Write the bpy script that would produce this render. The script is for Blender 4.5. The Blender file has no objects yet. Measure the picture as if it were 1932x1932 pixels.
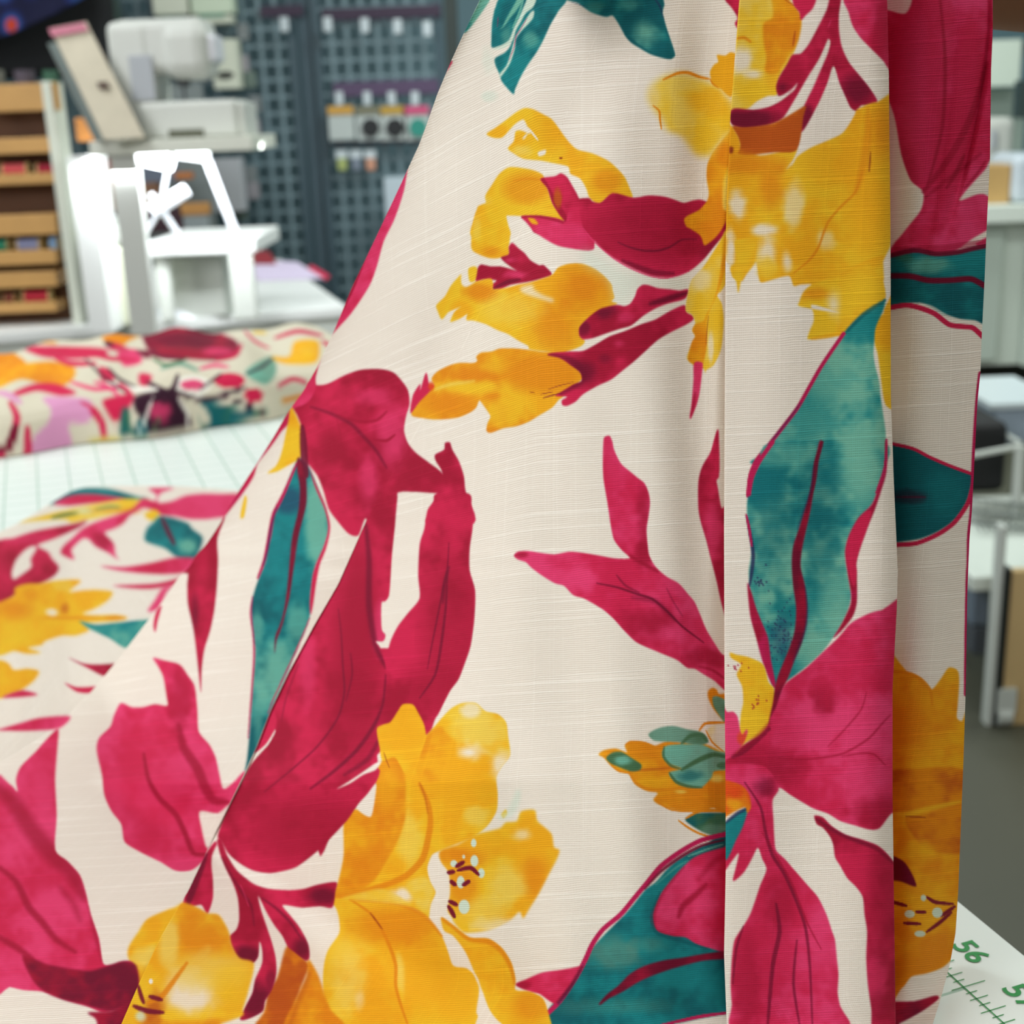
import bpy, bmesh, math, random
import numpy as np
from mathutils import Vector, Matrix

random.seed(7); np.random.seed(7)
S = bpy.context.scene
COL = S.collection

# ------------------------------------------------------------------ camera
F_PX = 2450.0
PITCH, ROLL = math.radians(17.0), math.radians(-2.2)
CAMZ, MATZ = 1.178, 0.900
_fw = np.array([0, math.cos(PITCH), -math.sin(PITCH)])
_rt0 = np.array([1.0, 0, 0]); _up0 = np.cross(_rt0, _fw)
_rt = _rt0*math.cos(ROLL) + _up0*math.sin(ROLL)
_up = -_rt0*math.sin(ROLL) + _up0*math.cos(ROLL)
CAM = np.array([0.0, 0.0, CAMZ])
cd = bpy.data.cameras.new('camera'); cam = bpy.data.objects.new('camera', cd); COL.objects.link(cam)
cd.sensor_fit = 'HORIZONTAL'; cd.sensor_width = 36.0; cd.lens = 36.0*F_PX/1932.0
cd.clip_start = 0.02; cd.clip_end = 60
cam.matrix_world = Matrix((( _rt[0], _up[0], -_fw[0], 0), (_rt[1], _up[1], -_fw[1], 0), (_rt[2], _up[2], -_fw[2], CAMZ), (0,0,0,1)))
cd.dof.use_dof = True; cd.dof.focus_distance = 0.392
cd.dof.aperture_fstop = (cd.lens/1000.0)/0.0030
S.camera = cam

# ------------------------------------------------------------------ light
S.view_settings.view_transform = 'Standard'; S.view_settings.look = 'None'
S.view_settings.gamma = 1.0; S.view_settings.exposure = 0.0
W = bpy.data.worlds.new('world'); S.world = W; W.use_nodes = True
W.node_tree.nodes['Background'].inputs[0].default_value = (1.0, 0.945, 0.875, 1)
W.node_tree.nodes['Background'].inputs[1].default_value = 0.37
def area(name, loc, target, sx, sy, power, col):
    l = bpy.data.lights.new(name, 'AREA'); l.shape = 'RECTANGLE'; l.size = sx; l.size_y = sy
    l.energy = power; l.color = col
    o = bpy.data.objects.new(name, l); COL.objects.link(o); o.location = loc
    o.rotation_euler = (Vector(target)-Vector(loc)).to_track_quat('-Z', 'Y').to_euler()
    return o
area('ceiling_light_near', (-1.75, -0.55, 2.35), (0.0, 0.45, 1.0), 1.3, 0.8, 49, (0.98, 0.985, 1.0))
area('ceiling_light_left', (-1.6, 2.2, 2.72), (-1.2, 2.4, 0), 1.4, 0.6, 38, (0.93, 0.98, 1.0))
area('added_fill_over_table', (1.0, 0.1, 2.72), (0.3, 0.4, 0.9), 0.9, 0.6, 17, (1.0, 0.99, 0.96))  # unseen fill lamp, added to brighten the mat right of the cloth
area('ceiling_light_far', (0.6, 4.2, 2.72), (0.6, 4.2, 0), 1.4, 0.6, 56, (0.93, 1.0, 0.97))
area('ceiling_light_right', (2.0, 2.6, 2.72), (2.0, 2.6, 0), 1.2, 0.6, 26, (0.93, 1.0, 0.95))

# ------------------------------------------------------------------ helpers
def ray(px, py):
    px = np.asarray(px, float)[..., None]; py = np.asarray(py, float)[..., None]
    return _fw + _rt*(px-966)/F_PX - _up*(py-966)/F_PX
def Q(px, py, Y):
    r = ray(px, py); return CAM + r*(np.asarray(Y, float)/r[..., 1])[..., None]
def G(px, py, z=MATZ):
    r = ray(px, py); return CAM + r*((z-CAMZ)/r[..., 2])[..., None]
def proj(P):
    d = P - CAM; w = d@_fw
    return 966 + F_PX*(d@_rt)/w, 966 - F_PX*(d@_up)/w

def lin(c):
    c = np.asarray(c, float)/255.0
    return np.where(c <= 0.04045, c/12.92, ((c+0.055)/1.055)**2.4)
MATS = {}
def mat(name, c, rough=0.6, metal=0.0, noise=0.0, nscale=8.0, emit=0.0, alpha=1.0, trans=0.0, spec=0.5):
    if name in MATS: return MATS[name]
    m = bpy.data.materials.new(name); m.use_nodes = True
    nt = m.node_tree; b = nt.nodes['Principled BSDF']
    lc = tuple(lin(c)) + (1,)
    b.inputs['Base Color'].default_value = lc; b.inputs['Roughness'].default_value = rough
    b.inputs['Metallic'].default_value = metal; b.inputs['Specular IOR Level'].default_value = spec
    b.inputs['Transmission Weight'].default_value = trans; b.inputs['Alpha'].default_value = alpha
    if emit:
        b.inputs['Emission Color'].default_value = lc; b.inputs['Emission Strength'].default_value = emit
    if noise:
        tc = nt.nodes.new('ShaderNodeTexCoord'); n = nt.nodes.new('ShaderNodeTexNoise'); n.inputs['Scale'].default_value = nscale
        mx = nt.nodes.new('ShaderNodeMix'); mx.data_type = 'RGBA'
        mx.inputs[6].default_value = tuple(np.clip(lin(c)*(1-noise), 0, 1)) + (1,)
        mx.inputs[7].default_value = tuple(np.clip(lin(c)*(1+noise), 0, 1)) + (1,)
        nt.links.new(tc.outputs['Object'], n.inputs['Vector']); nt.links.new(n.outputs['Fac'], mx.inputs[0])
        nt.links.new(mx.outputs[2], b.inputs['Base Color'])
    MATS[name] = m; return m
def tag(o, label=None, cat=None, group=None, kind=None):
    if label: o['label'] = label
    if cat: o['category'] = cat
    if group: o['group'] = group
    if kind: o['kind'] = kind
    return o
def empty(name, loc, label, cat, group=None, rz=0):
    o = bpy.data.objects.new(name, None); COL.objects.link(o); o.location = loc; o.rotation_euler = (0, 0, rz)
    o.empty_display_size = 0.02
    return tag(o, label, cat, group)
def link(name, bm, m, parent=None, loc=None, smooth=False):
    me = bpy.data.meshes.new(name); bmesh.ops.recalc_face_normals(bm, faces=bm.faces); bm.to_mesh(me); bm.free()
    if m: me.materials.append(m)
    if smooth: me.shade_smooth()
    o = bpy.data.objects.new(name, me); COL.objects.link(o)
    if loc is not None: o.location = loc
    if parent: o.parent = parent
    return o
def bx(bm, c, s, rz=0, rx=0, ry=0, bev=0.0):
    m = Matrix.Translation(c) @ Matrix.Rotation(rz, 4, 'Z') @ Matrix.Rotation(rx, 4, 'X') @ Matrix.Rotation(ry, 4, 'Y') @ Matrix.Diagonal((s[0], s[1], s[2], 1))
    r = bmesh.ops.create_cube(bm, size=1, matrix=m)
    if bev:
        es = set(e for v in r['verts'] for e in v.link_edges)
        bmesh.ops.bevel(bm, geom=list(es), offset=bev, segments=3, profile=0.5, affect='EDGES')
def cyl(bm, a, b, r0, r1=None, seg=16):
    a = Vector(a); b = Vector(b); d = b-a; r1 = r0 if r1 is None else r1
    m = Matrix.Translation((a+b)/2) @ d.to_track_quat('Z', 'Y').to_matrix().to_4x4()
    bmesh.ops.create_cone(bm, cap_ends=True, segments=seg, radius1=r0, radius2=r1, depth=d.length, matrix=m)
def box(name, c, s, m, parent=None, bev=0.0, rz=0, rx=0, ry=0):
    bm = bmesh.new(); bx(bm, c, s, rz, rx, ry, bev); return link(name, bm, m, parent)
def qbox(px0, py0, px1, py1, Y, dep):
    """centre and size of an upright box whose front face fills that part of the view at distance Y"""
    cx, cy = (px0+px1)/2, (py0+py1)/2
    c = Q(cx, cy, Y); a = Q(px0, cy, Y); b = Q(px1, cy, Y); t = Q(cx, py0, Y); d = Q(cx, py1, Y)
    return (c[0], Y+dep/2, c[2]), (abs(b[0]-a[0]), dep, abs(t[2]-d[2]))
# ------------------------------------------------------------------ painter for the printed cloths
N = 1932
def gnoise(r, seed):
    m = np.random.RandomState(seed).rand(N, N).astype(np.float32)-0.5
    for ax in (0, 1):
        for _ in range(3):
            c = np.cumsum(np.concatenate([m.take(range(N-r-1, N), ax), m, m.take(range(0, r), ax)], ax), axis=ax)
            m = np.take(c, np.arange(2*r+1, c.shape[ax]), ax)-np.take(c, np.arange(0, c.shape[ax]-2*r-1), ax)
            m = m/(2*r+1)
    return m/m.std()
NZ = 0.24*gnoise(30, 1)+0.15*gnoise(11, 2)+0.09*gnoise(4, 3)
NZ = np.clip(NZ+0.5, 0, 1)
PAL = dict(cr=(236,226,214), pk=(204,34,76), pl=(226,62,112), pd=(160,18,50), mr=(112,14,44), mg=(190,28,84),
           yl=(237,190,38), y3=(236,204,92), yo=(236,168,26), og=(224,134,18), bt=(186,84,22), rd=(222,74,24),
           tl=(24,128,132), t2=(112,178,158), td=(14,92,100), nv=(40,42,84), gr=(70,110,76), g2=(112,158,138), mt=(206,222,206),
           or_=(216,150,190), pu=(52,22,40), ol=(205,190,90), kc=(214,207,186), wh=(238,236,226), br=(150,60,20))
PAL = {k: np.array(v, np.float32) for k, v in PAL.items()}
CV = {k: np.broadcast_to(PAL['cr'], (N, N, 3)).copy() for k in 'AEBCL'}
CV['K'] = np.broadcast_to(PAL['kc'], (N, N, 3)).copy()
T = [0, 0, 1.0]; TG = ['A']; CLIP = [None]
def V(tg, ox=0, oy=0, size=1932.0, w=1932.0):
    TG[0] = tg; T[0], T[1], T[2] = ox, oy, size/w; CLIP[0] = None
def pts(s):
    a = np.array([[float(q) for q in p.split(',')] for p in s.split()])
    return a*T[2]+np.array([T[0], T[1]])
def smooth(p, closed, k=4):
    n = len(p); out = []
    for i in range(n if closed else n-1):
        g = (lambda j: p[j % n]) if closed else (lambda j: p[min(max(j, 0), n-1)])
        p0, p1, p2, p3 = g(i-1), g(i), g(i+1), g(i+2)
        for t in np.arange(k)/k:
            out.append(0.5*((2*p1)+(p2-p0)*t*0.8+(2*p0-5*p1+4*p2-p3)*t*t*0.8+(3*p1-p0-3*p2+p3)*t**3*0.8 + 0.2*2*(p2-p1)*(3*t*t-2*t**3)))
    if not closed: out.append(p[-1])
    return np.array(out)
def blur(m, r):
    if r < 0.6: return m
    n = max(1, int(round(r)))
    for _ in range(2):
        for ax in (0, 1):
            c = np.cumsum(np.pad(m, [(n+1, n) if a == ax else (0, 0) for a in (0, 1)], mode='edge'), axis=ax)
            m = (np.take(c, np.arange(2*n+1, c.shape[ax]), ax)-np.take(c, np.arange(0, c.shape[ax]-2*n-1), ax))/(2*n+1)
    return m
def comp(x0, y0, m, c1, c2=None, op=1.0, k='AEBCLK'):
    h, w = m.shape
    if h < 1 or w < 1: return
    c = PAL[c1]
    if c2:
        z = NZ[y0:y0+h, x0:x0+w, None]; z = z*z*(3-2*z); c = c*(1-z)+PAL[c2]*z
    a = (m*op)[..., None]
    for t in TG[0]:
        v = CV[t][y0:y0+h, x0:x0+w]; v += a*(c-v)
def F(c, s, soft=0.6, op=1.0, raw=False):
    c1, c2 = (c.split('/')+[None])[:2]
    p = pts(s); p = p if raw else smooth(p, True)
    pad = int(soft*2)+2
    x0 = max(0, int(p[:, 0].min())-pad); x1 = min(N, int(p[:, 0].max())+pad+1)
    y0 = max(0, int(p[:, 1].min())-pad); y1 = min(N, int(p[:, 1].max())+pad+1)
    if x1 <= x0 or y1 <= y0: CLIP[0] = None; return
    m = np.zeros((y1-y0, x1-x0), np.float32); q = np.roll(p, -1, 0); xs = np.arange(x0, x1)
    for r in range(y0, y1):
        for sub in (0.25, 0.75):
            y = r+sub; k = ((p[:, 1] <= y) & (q[:, 1] > y)) | ((q[:, 1] <= y) & (p[:, 1] > y))
            if not k.any(): continue
            a, b = p[k], q[k]; c = np.sort(a[:, 0]+(y-a[:, 1])/(b[:, 1]-a[:, 1])*(b[:, 0]-a[:, 0]))
            for i in range(0, len(c)-1, 2):
                m[r-y0] += 0.5*np.clip(np.minimum(c[i+1], xs+1)-np.maximum(c[i], xs), 0, 1)
    m = blur(np.clip(m, 0, 1), soft)
    CLIP[0] = (x0, y0, m); comp(x0, y0, m, c1, c2, op)
def _clip(x0, y0, m):
    if CLIP[0] is None: return m
    a, b, q = CLIP[0]; o = np.zeros_like(m); h, w = m.shape; H, Wd = q.shape
    X0, X1 = max(x0, a), min(x0+w, a+Wd); Y0, Y1 = max(y0, b), min(y0+h, b+H)
    if X1 > X0 and Y1 > Y0: o[Y0-y0:Y1-y0, X0-x0:X1-x0] = m[Y0-y0:Y1-y0, X0-x0:X1-x0]*q[Y0-b:Y1-b, X0-a:X1-a]
    return o
def L(c, w, s, op=1.0, soft=0.8, clip=False, taper=True):
    """stroke of width w (in view units)"""
    p = smooth(pts(s), False); w = w*T[2]/2
    pad = int(w+soft*2)+3
    x0 = max(0, int(p[:, 0].min())-pad); x1 = min(N, int(p[:, 0].max())+pad)
    y0 = max(0, int(p[:, 1].min())-pad); y1 = min(N, int(p[:, 1].max())+pad)
    if x1 <= x0 or y1 <= y0: return
    m = np.zeros((y1-y0, x1-x0), np.float32); n = len(p)-1
    for i in range(n):
        a, b = p[i], p[i+1]; t = (i+0.5)/n; ww = w*(0.35+0.65*math.sin(math.pi*t)**0.6) if taper else w
        u0 = max(x0, int(min(a[0], b[0])-pad)); u1 = min(x1, int(max(a[0], b[0])+pad)+1)
        v0 = max(y0, int(min(a[1], b[1])-pad)); v1 = min(y1, int(max(a[1], b[1])+pad)+1)
        if u1 <= u0 or v1 <= v0: continue
        X, Y = np.meshgrid(np.arange(u0, u1)+.5, np.arange(v0, v1)+.5)
        d = b-a; l2 = d@d+1e-9; h = np.clip(((X-a[0])*d[0]+(Y-a[1])*d[1])/l2, 0, 1)
        D = np.hypot(X-a[0]-h*d[0], Y-a[1]-h*d[1])
        s_ = np.clip((ww-D)/(soft*1.6+0.4)+0.5, 0, 1); s_ = s_*s_*(3-2*s_)
        z = m[v0-y0:v1-y0, u0-x0:u1-x0]; np.maximum(z, s_, out=z)
    if clip: m = _clip(x0, y0, m)
    comp(x0, y0, m, *((c.split('/')+[None])[:2]), op=op)
def B(c, cx, cy, rx, ry, op=0.7, clip=True, hard=False):
    cx = cx*T[2]+T[0]; cy = cy*T[2]+T[1]; rx *= T[2]; ry *= T[2]; k = 1.0 if hard else 1.7
    x0 = max(0, int(cx-rx*k)-1); x1 = min(N, int(cx+rx*k)+2); y0 = max(0, int(cy-ry*k)-1); y1 = min(N, int(cy+ry*k)+2)
    if x1 <= x0 or y1 <= y0: return
    X, Y = np.meshgrid(np.arange(x0, x1)+.5, np.arange(y0, y1)+.5)
    D = np.hypot((X-cx)/rx, (Y-cy)/ry)
    if hard: m = np.clip((1-D)*min(rx, ry)/1.5+0.5, 0, 1)
    else:
        D = D+(NZ[y0:y1, x0:x1]-0.5)*0.9; m = np.clip(1.35-D*0.8, 0, 1); m = m*m*(3-2*m)
    m = m.astype(np.float32)
    if clip: m = _clip(x0, y0, m)
    comp(x0, y0, m, *((c.split('/')+[None])[:2]), op=op)

# ---- main sheet, upper half
V('AE', 860, 0, 440)
F('t2/tl', "60,270 110,170 170,60 210,-20 290,-20 230,80 150,190 90,260")
F('tl/td', "300,395 295,330 300,200 315,110 330,60 400,-20 900,-20 850,90 780,210 730,320 670,430 600,530 540,630 490,740 475,780 385,680 365,620 330,540 325,485 400,440 440,400 460,350 380,375")
B('t2', 620, 320, 60, 60, .6); B('t2', 420, 300, 40, 80, .5); B('td', 330, 500, 50, 60, .5)
F('t2', "355,250 385,220 420,150 470,60 520,-20 570,-20 500,90 450,150 400,220", 1)
F('mt', "440,330 480,230 530,130 560,60 600,-20 670,-20 640,60 580,110 540,180 500,250 470,340 400,400 300,412 370,380", 1)
F('mt', "650,90 640,150 590,210 550,250 500,320 490,400 460,500 430,560 370,640 365,610 420,540 450,450 470,380 490,310 530,240 580,160 620,100", .8)
L('mg', 6, "590,150 540,240 500,300 480,400 440,500", .7); L('mg', 5, "350,140 345,220", .7)
L('t2', 20, "560,0 520,120 470,230", .8)
F('tl/td', "870,-20 1000,20 1060,60 1120,100 1200,130 1250,140 1300,130 1350,200 1400,290 1450,350 1530,400 1620,450 1760,490 1800,480 1815,450 1780,340 1740,220 1710,110 1670,-20")
B('t2', 1560, 270, 120, 130, .85); B('t2', 1450, 40, 90, 50, .4); B('t2', 1160, 60, 70, 40, .35)
L('td', 26, "1660,-20 1720,130 1750,250 1790,350 1810,460", .9, 2, True); L('nv', 16, "1640,-20 1690,50 1720,150", .6, 2, True)
L('td', 40, "1400,290 1530,400 1640,460 1780,480", .8, 2, True)
L('nv', 5, "960,20 1090,60", .5)
B('mt', 260, 500, 50, 100, .35, False); B('mt', 270, 800, 50, 40, .5, False)
F('yl/yo', "255,1110 330,1060 420,990 500,930 570,895 640,905 720,945 790,985 850,1060 900,1130 950,1190 1010,1240 1130,1270 1260,1330 1340,1400 1400,1470 1440,1560 1460,1640 1300,1610 1190,1690 1110,1640 1080,1560 1030,1480 950,1440 930,1380 800,1350 700,1330 560,1315 480,1270 430,1230 480,1170 495,1090 540,1080 620,1110 590,1040 560,990 500,1020 440,1080 380,1140 310,1140")
B('og', 1250, 1500, 110, 90, .7); B('yo', 350, 1090, 70, 40, .8); B('yo', 800, 1100, 90, 120, .6); B('y3', 540, 1250, 60, 40, .8)
F('cr', "680,1260 745,1240 740,1278 690,1295"); F('cr', "550,1150 580,1110 600,1100 570,1150"); L('cr', 16, "600,1060 640,1110 680,1160"); L('br', 14, "860,1310 880,1310")
F('yl/yo', "130,1960 160,1800 210,1700 250,1680 245,1620 300,1530 360,1440 440,1385 540,1390 640,1410 720,1450 760,1560 800,1680 860,1780 905,1835 850,1815 700,1790 540,1790 415,1780 430,1860 440,1960", .8)
B('og', 600, 1560, 140, 90, .6); B('y3', 230, 1760, 50, 120, .5); L('og', 18, "480,1500 600,1480 700,1490", .6, 2)
V('AE', 780, 400, 440)
F('yl/yo', "525,-20 490,120 480,300 540,350 620,380 680,385 760,370 795,350 790,290 800,200 780,100 770,30 800,30 960,20 1100,30 1240,70 1200,-30 600,-60", .8)
B('og', 640, 330, 70, 40, .6); B('y3', 520, 100, 30, 100, .5)
V('AE', 860, 0, 440)
F('pk/pd', "700,1480 820,1460 870,1435 920,1465 960,1530 1000,1600 1030,1650 1120,1655 1120,1940 680,1940 620,1860 545,1800 580,1785 700,1790 850,1815 905,1835 860,1780 800,1680 760,1560")
L('pd', 60, "720,1490 800,1650 880,1780 910,1840", .9, 3, True); B('bt', 845, 1650, 25, 60, .9)
V('AE', 780, 400, 440)
F('pk/pl', "895,40 1000,35 1180,50 1260,85 1300,-20 1500,-20 1500,270 1490,310 1440,320 1330,305 1200,280 1100,230 1000,160 930,80")
B('pl', 1300, 200, 120, 80, .6); F('yo', "945,42 1000,55 1035,100 980,95"); L('pd', 26, "900,40 1050,40 1190,70 1240,90", .8, 2)
F('pk/pd', "820,255 870,300 920,340 970,400 1040,440 1080,440 1140,500 1140,525 1050,555 970,575 880,590 800,605 720,640 660,640 650,600 690,570 640,560 580,560 520,575 510,530 530,470 560,435 640,450 720,450 800,470 860,490 800,450 750,410 725,375 790,350 790,290")
B('pl', 850, 520, 120, 40, .8); B('pl', 800, 400, 60, 30, .6); L('mr', 34, "670,630 780,580 880,560", .8, 3)
F('yl/yo', "235,890 200,820 190,770 260,700 310,610 370,540 400,515 400,590 440,620 500,590 520,575 640,550 660,600 660,640 760,630 880,600 960,585 1060,555 1150,520 1200,460 1290,430 1400,430 1500,470 1580,530 1640,600 1650,650 1665,710 1640,740 1690,760 1600,800 1500,850 1420,910 1380,960 1380,1020 1420,1070 1390,1110 1300,1145 1180,1160 1050,1150 960,1135 950,1110 860,1060 780,1010 700,980 600,930 500,900 440,895 450,840 420,860 370,890 305,910 340,830 400,780 350,800 290,830")
B('og', 1380, 640, 260, 190, .95); B('og', 1180, 940, 160, 180, .7); B('og', 560, 660, 100, 60, .85); B('yo', 400, 810, 60, 60, .9); B('y3', 850, 800, 190, 110, .45)
F('cr', "890,620 990,600 1000,640 1080,690 1160,720 1150,750 1050,720 950,690 890,660", 3, .75)
F('cr', "400,500 450,480 470,560 430,620 400,590", 2, .9); F('yl', "455,470 510,450 530,480 510,570 465,575")
F('yo/og', "-10,1640 40,1560 100,1490 170,1440 150,1380 200,1320 300,1270 380,1250 500,1250 530,1230 520,1200 560,1165 650,1155 720,1130 850,1130 980,1145 1100,1160 1300,1140 1250,1180 1400,1350 1380,1400 1300,1460 1240,1530 1200,1560 1150,1620 1050,1680 950,1740 850,1775 750,1790 640,1830 605,1810 615,1750 640,1700 630,1670 580,1600 545,1560 520,1620 470,1660 380,1700 280,1715 180,1720 90,1710 -10,1690")
B('yl', 480, 1450, 330, 60, .9); B('yl', 750, 1650, 160, 130, .7); B('yl', 650, 1280, 120, 60, .6); B('og', 1050, 1330, 260, 110, .8); B('og', 300, 1590, 170, 80, .8)
L('y3', 30, "180,1470 300,1430 500,1400", .7, 4)
V('AE', 1100, 400, 440)
F('mt', "0,300 120,350 300,470 600,560 850,560 860,640 500,600 430,660 380,760 340,780 260,760 230,620 150,520 0,430", 9, .45)
F('pk/pd', "-295,1185 -245,1165 -105,1155 0,1150 100,1100 220,1030 350,985 480,930 600,890 720,820 840,770 860,830 910,860 915,890 860,930 720,1000 620,1060 520,1150 420,1240 320,1320 230,1390 120,1440 0,1510 -60,1570 -130,1605 -170,1600 -175,1560 -130,1530 -230,1525 -180,1490 -80,1430 -10,1400 -20,1330 -100,1270 -190,1210")
B('mr', 10, 1310, 100, 90, .85); B('mr', 180, 1210, 60, 50, .5); L('mr', 60, "-290,1185 -150,1210 -60,1260 0,1360 -60,1430 -180,1500", .7, 6, True); B('pl', 300, 1090, 60, 40, .5)
L('br', 8, "-440,1490 -400,1500", .8); L('mr', 10, "-330,1540 -260,1520 -180,1500", .8); L('mr', 7, "-290,1470 -200,1440 -80,1410", .6); L('mr', 8, "-350,1510 -250,1490", .6)
F('pk/pd', "0,920 60,860 150,800 280,770 340,780 390,760 430,700 450,640 490,605 540,605 620,630 720,640 800,650 870,640 860,700 820,730 700,760 600,800 500,860 400,940 300,970 180,1010 80,1045 0,1055 -30,1020 -30,960")
B('mr', 180, 840, 100, 60, .9); L('mr', 50, "560,760 700,720 860,670", .9, 5, True); B('mr', 10, 960, 50, 50, .8); B('pl', 340, 880, 70, 50, .5)
V('AE')
F('pk/pd', "1094,375 1131,383 1156,364 1195,373 1224,369 1252,371 1270,376 1290,383 1309,378 1327,378 1375,400 1385,420 1348,464 1328,489 1305,509 1282,520 1259,524 1227,520 1191,505 1157,486 1134,468 1120,452 1100,430")
B('pd', 1230, 430, 90, 45, .7); L('pl', 3, "1100,430 1120,455 1157,487 1191,507 1227,521 1259,525 1300,512", .8); L('mr', 10, "1175,492 1230,513 1270,516", .6, 3, True); B('mr', 1350, 470, 30, 20, .5)
V('AE', 1100, 400, 440); CLIP[0] = None
L('mr', 16, "290,250 380,290 500,320 620,320 720,290 820,230 940,225", .9, 2)
F('y3/yl', "880,620 900,560 920,540 1000,450 1080,330 1140,230 1180,150 1220,150 1210,500 1180,600 1140,660 1110,690 1150,760 1165,880 1160,1000 1140,1150 1080,1270 1020,1310 1015,1340 1000,1300 960,1290 880,1240 860,1200 900,1100 930,1030 905,980 930,920 900,850 850,820 860,720")
B('cr', 980, 560, 60, 80, .5); B('cr', 1060, 1130, 20, 120, .7); B('yl', 1110, 900, 40, 120, .8)
F('og/yo', "930,930 1000,900 1020,850 1060,780 1110,640 1150,400 1165,250 1190,200 1190,420 1130,640 1060,790 1025,900 1025,1100 990,1270 930,1270 870,1220 900,1080 930,1030 905,980")
L('br', 8, "1040,860 1025,1000 1020,1100", .6)
F('pk/pl', "920,1250 990,1250 985,1340 965,1500 940,1600 900,1700 885,1715 885,1680 900,1580 915,1400", .7); L('pd', 20, "930,1500 900,1680", .5, 3, True)
F('pk', "1115,1800 1125,1860 1125,2200 1020,2200 1075,1932"); B('mr', 930, 600, 200, 1, 0)
V('AE', 1200, 0, 500)
F('yo/og', "350,1600 380,1570 460,1530 520,1460 530,1400 515,1300 520,1200 560,1110 620,1030 680,960 740,930 730,1100 700,1300 690,1480 660,1600 620,1680 570,1740 500,1790 480,1740 460,1710 400,1670 365,1650")
F('yl/y3', "640,1290 700,1200 720,1500 640,1530 630,1400", 2)
F('yl/y3', "90,700 120,620 200,560 330,530 450,560 540,600 600,620 650,700 720,780 720,940 620,1030 570,1110 540,1140 460,1140 400,1080 330,980 230,950 180,850 120,780", 7)
B('y3', 330, 830, 70, 110, .9); B('yo', 540, 740, 130, 80, .5); B('cr', 110, 700, 60, 90, .4); B('yl', 520, 1010, 90, 90, .7); B('y3', 280, 620, 100, 50, .5)
F('yo', "545,570 540,520 570,470 600,450 590,400 650,405 690,380 740,410 735,550 700,700 660,690 620,650 560,620", 1)
L('og', 24, "200,580 300,535 380,530 460,560 530,575", 1, 1.5); L('og', 12, "540,575 560,610 600,640", .9); L('og', 15, "125,770 170,810 175,870 185,940", 1); L('cr', 8, "120,880 135,960")
F('pk/pd', "640,-20 700,60 740,130 720,170 750,200 790,-20")
V('A', 940, 780, 480)
F('pk/pl', "800,200 815,175 845,170 865,210 880,280 930,380 1000,440 1060,490 1110,530 1140,600 1152,680 1140,780 1125,880 1130,970 1145,1080 1200,1170 1280,1240 1370,1290 1440,1370 1490,1430 1530,1520 1580,1640 1640,1740 1700,1830 1780,1870 1790,2107 1727,2107 1644,2032 1561,1982 1494,1940 1436,1932 1361,1874 1244,1824 1144,1782 1044,1732 960,1650 880,1560 800,1490 700,1430 640,1400 570,1380 500,1310 430,1290 330,1230 250,1170 210,1130 150,1110 120,1080 150,1050 230,1045 330,1060 430,1070 540,1050 650,1060 770,1080 880,1100 1000,1100 940,1040 880,960 855,850 830,680 800,500 795,350", .8)
B('pk', 1000, 1500, 330, 200, .9); B('pd', 1150, 1580, 200, 120, .7); B('pd', 1120, 1060, 60, 90, .8); B('pd', 1110, 800, 50, 170, .7); B('pd', 1600, 1850, 150, 70, .7); B('pd', 180, 1075, 60, 25, .7); B('pl', 900, 350, 60, 150, .4)
L('pd', 30, "1000,1080 1100,1140 1210,1200", .8, 4, True)
L('mr', 18, "750,1290 900,1320 1050,1370 1170,1410 1280,1500 1400,1620 1560,1740", .9, 2); L('mr', 14, "900,1230 970,1310 1070,1360", .7, 3); L('mr', 10, "1280,1330 1330,1430 1400,1540", .5, 3); L('mr', 40, "1020,1400 1200,1430 1340,1570", .4, 5)
F('pk/pd', "1665,125 1670,200 1655,300 1645,430 1670,580 1695,720 1740,750 1740,1520 1700,1460 1660,1280 1620,1120 1580,960 1540,830 1520,720 1520,520 1550,400 1620,280")
B('pl', 1630, 900, 60, 200, .7)
V('A', 1100, 1200, 400)
L('pd', 26, "1060,280 1180,310 1290,390", .7, 3)
F('og', "1140,560 1140,500 1180,470 1220,490 1240,530 1330,540 1350,820 1250,740 1180,650"); F('g2/gr', "1180,560 1230,550 1330,620 1340,840 1240,720 1190,640")
F('yo/og', "140,1080 190,1040 300,1025 400,1060 380,1000 430,960 550,965 650,1000 760,960 900,970 1100,980 1280,1060 1370,1100 1370,1640 1200,1570 1050,1590 900,1590 760,1560 680,1530 640,1490 680,1430 580,1410 480,1350 420,1260 330,1240 250,1180 190,1110")
B('y3', 1220, 1300, 70, 40, 1.0); B('y3', 900, 1420, 60, 20, .8); B('yo', 620, 1340, 150, 50, .8); B('og', 560, 1060, 130, 60, .8)
L('og', 26, "390,990 440,965 560,975 660,1010", .9); L('og', 30, "420,1240 480,1340 600,1400 760,1400 900,1380", .8, 2); L('bt', 24, "430,1230 560,1220 700,1210 800,1200", .6, 3); L('og', 22, "660,1500 800,1580 1000,1595 1180,1560", .9); L('og', 30, "1000,1410 1100,1490 1200,1550 1300,1600", .9)
F('gr/g2', "595,900 640,860 720,830 830,820 950,850 1060,870 1120,910 1140,970 1050,1000 900,970 700,960 640,950"); B('g2', 820, 880, 90, 30, .9); L('gr', 40, "900,980 980,910 1080,900 1130,960", .9, 2)
F('cr/y3', "1130,860 1200,810 1300,790 1370,790 1370,1120 1250,1040 1180,950"); L('og', 26, "1060,860 1110,800 1200,790 1300,790", 1); L('og', 16, "1120,860 1180,970 1290,1060", .9)
F('g2/t2', "720,1060 760,1000 900,985 1080,990 1200,1040 1370,1090 1370,1210 1200,1230 1170,1290 1080,1380 980,1370 880,1340 800,1290 790,1240 900,1210 800,1170 740,1120"); B('td', 980, 1280, 120, 50, .6)
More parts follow.
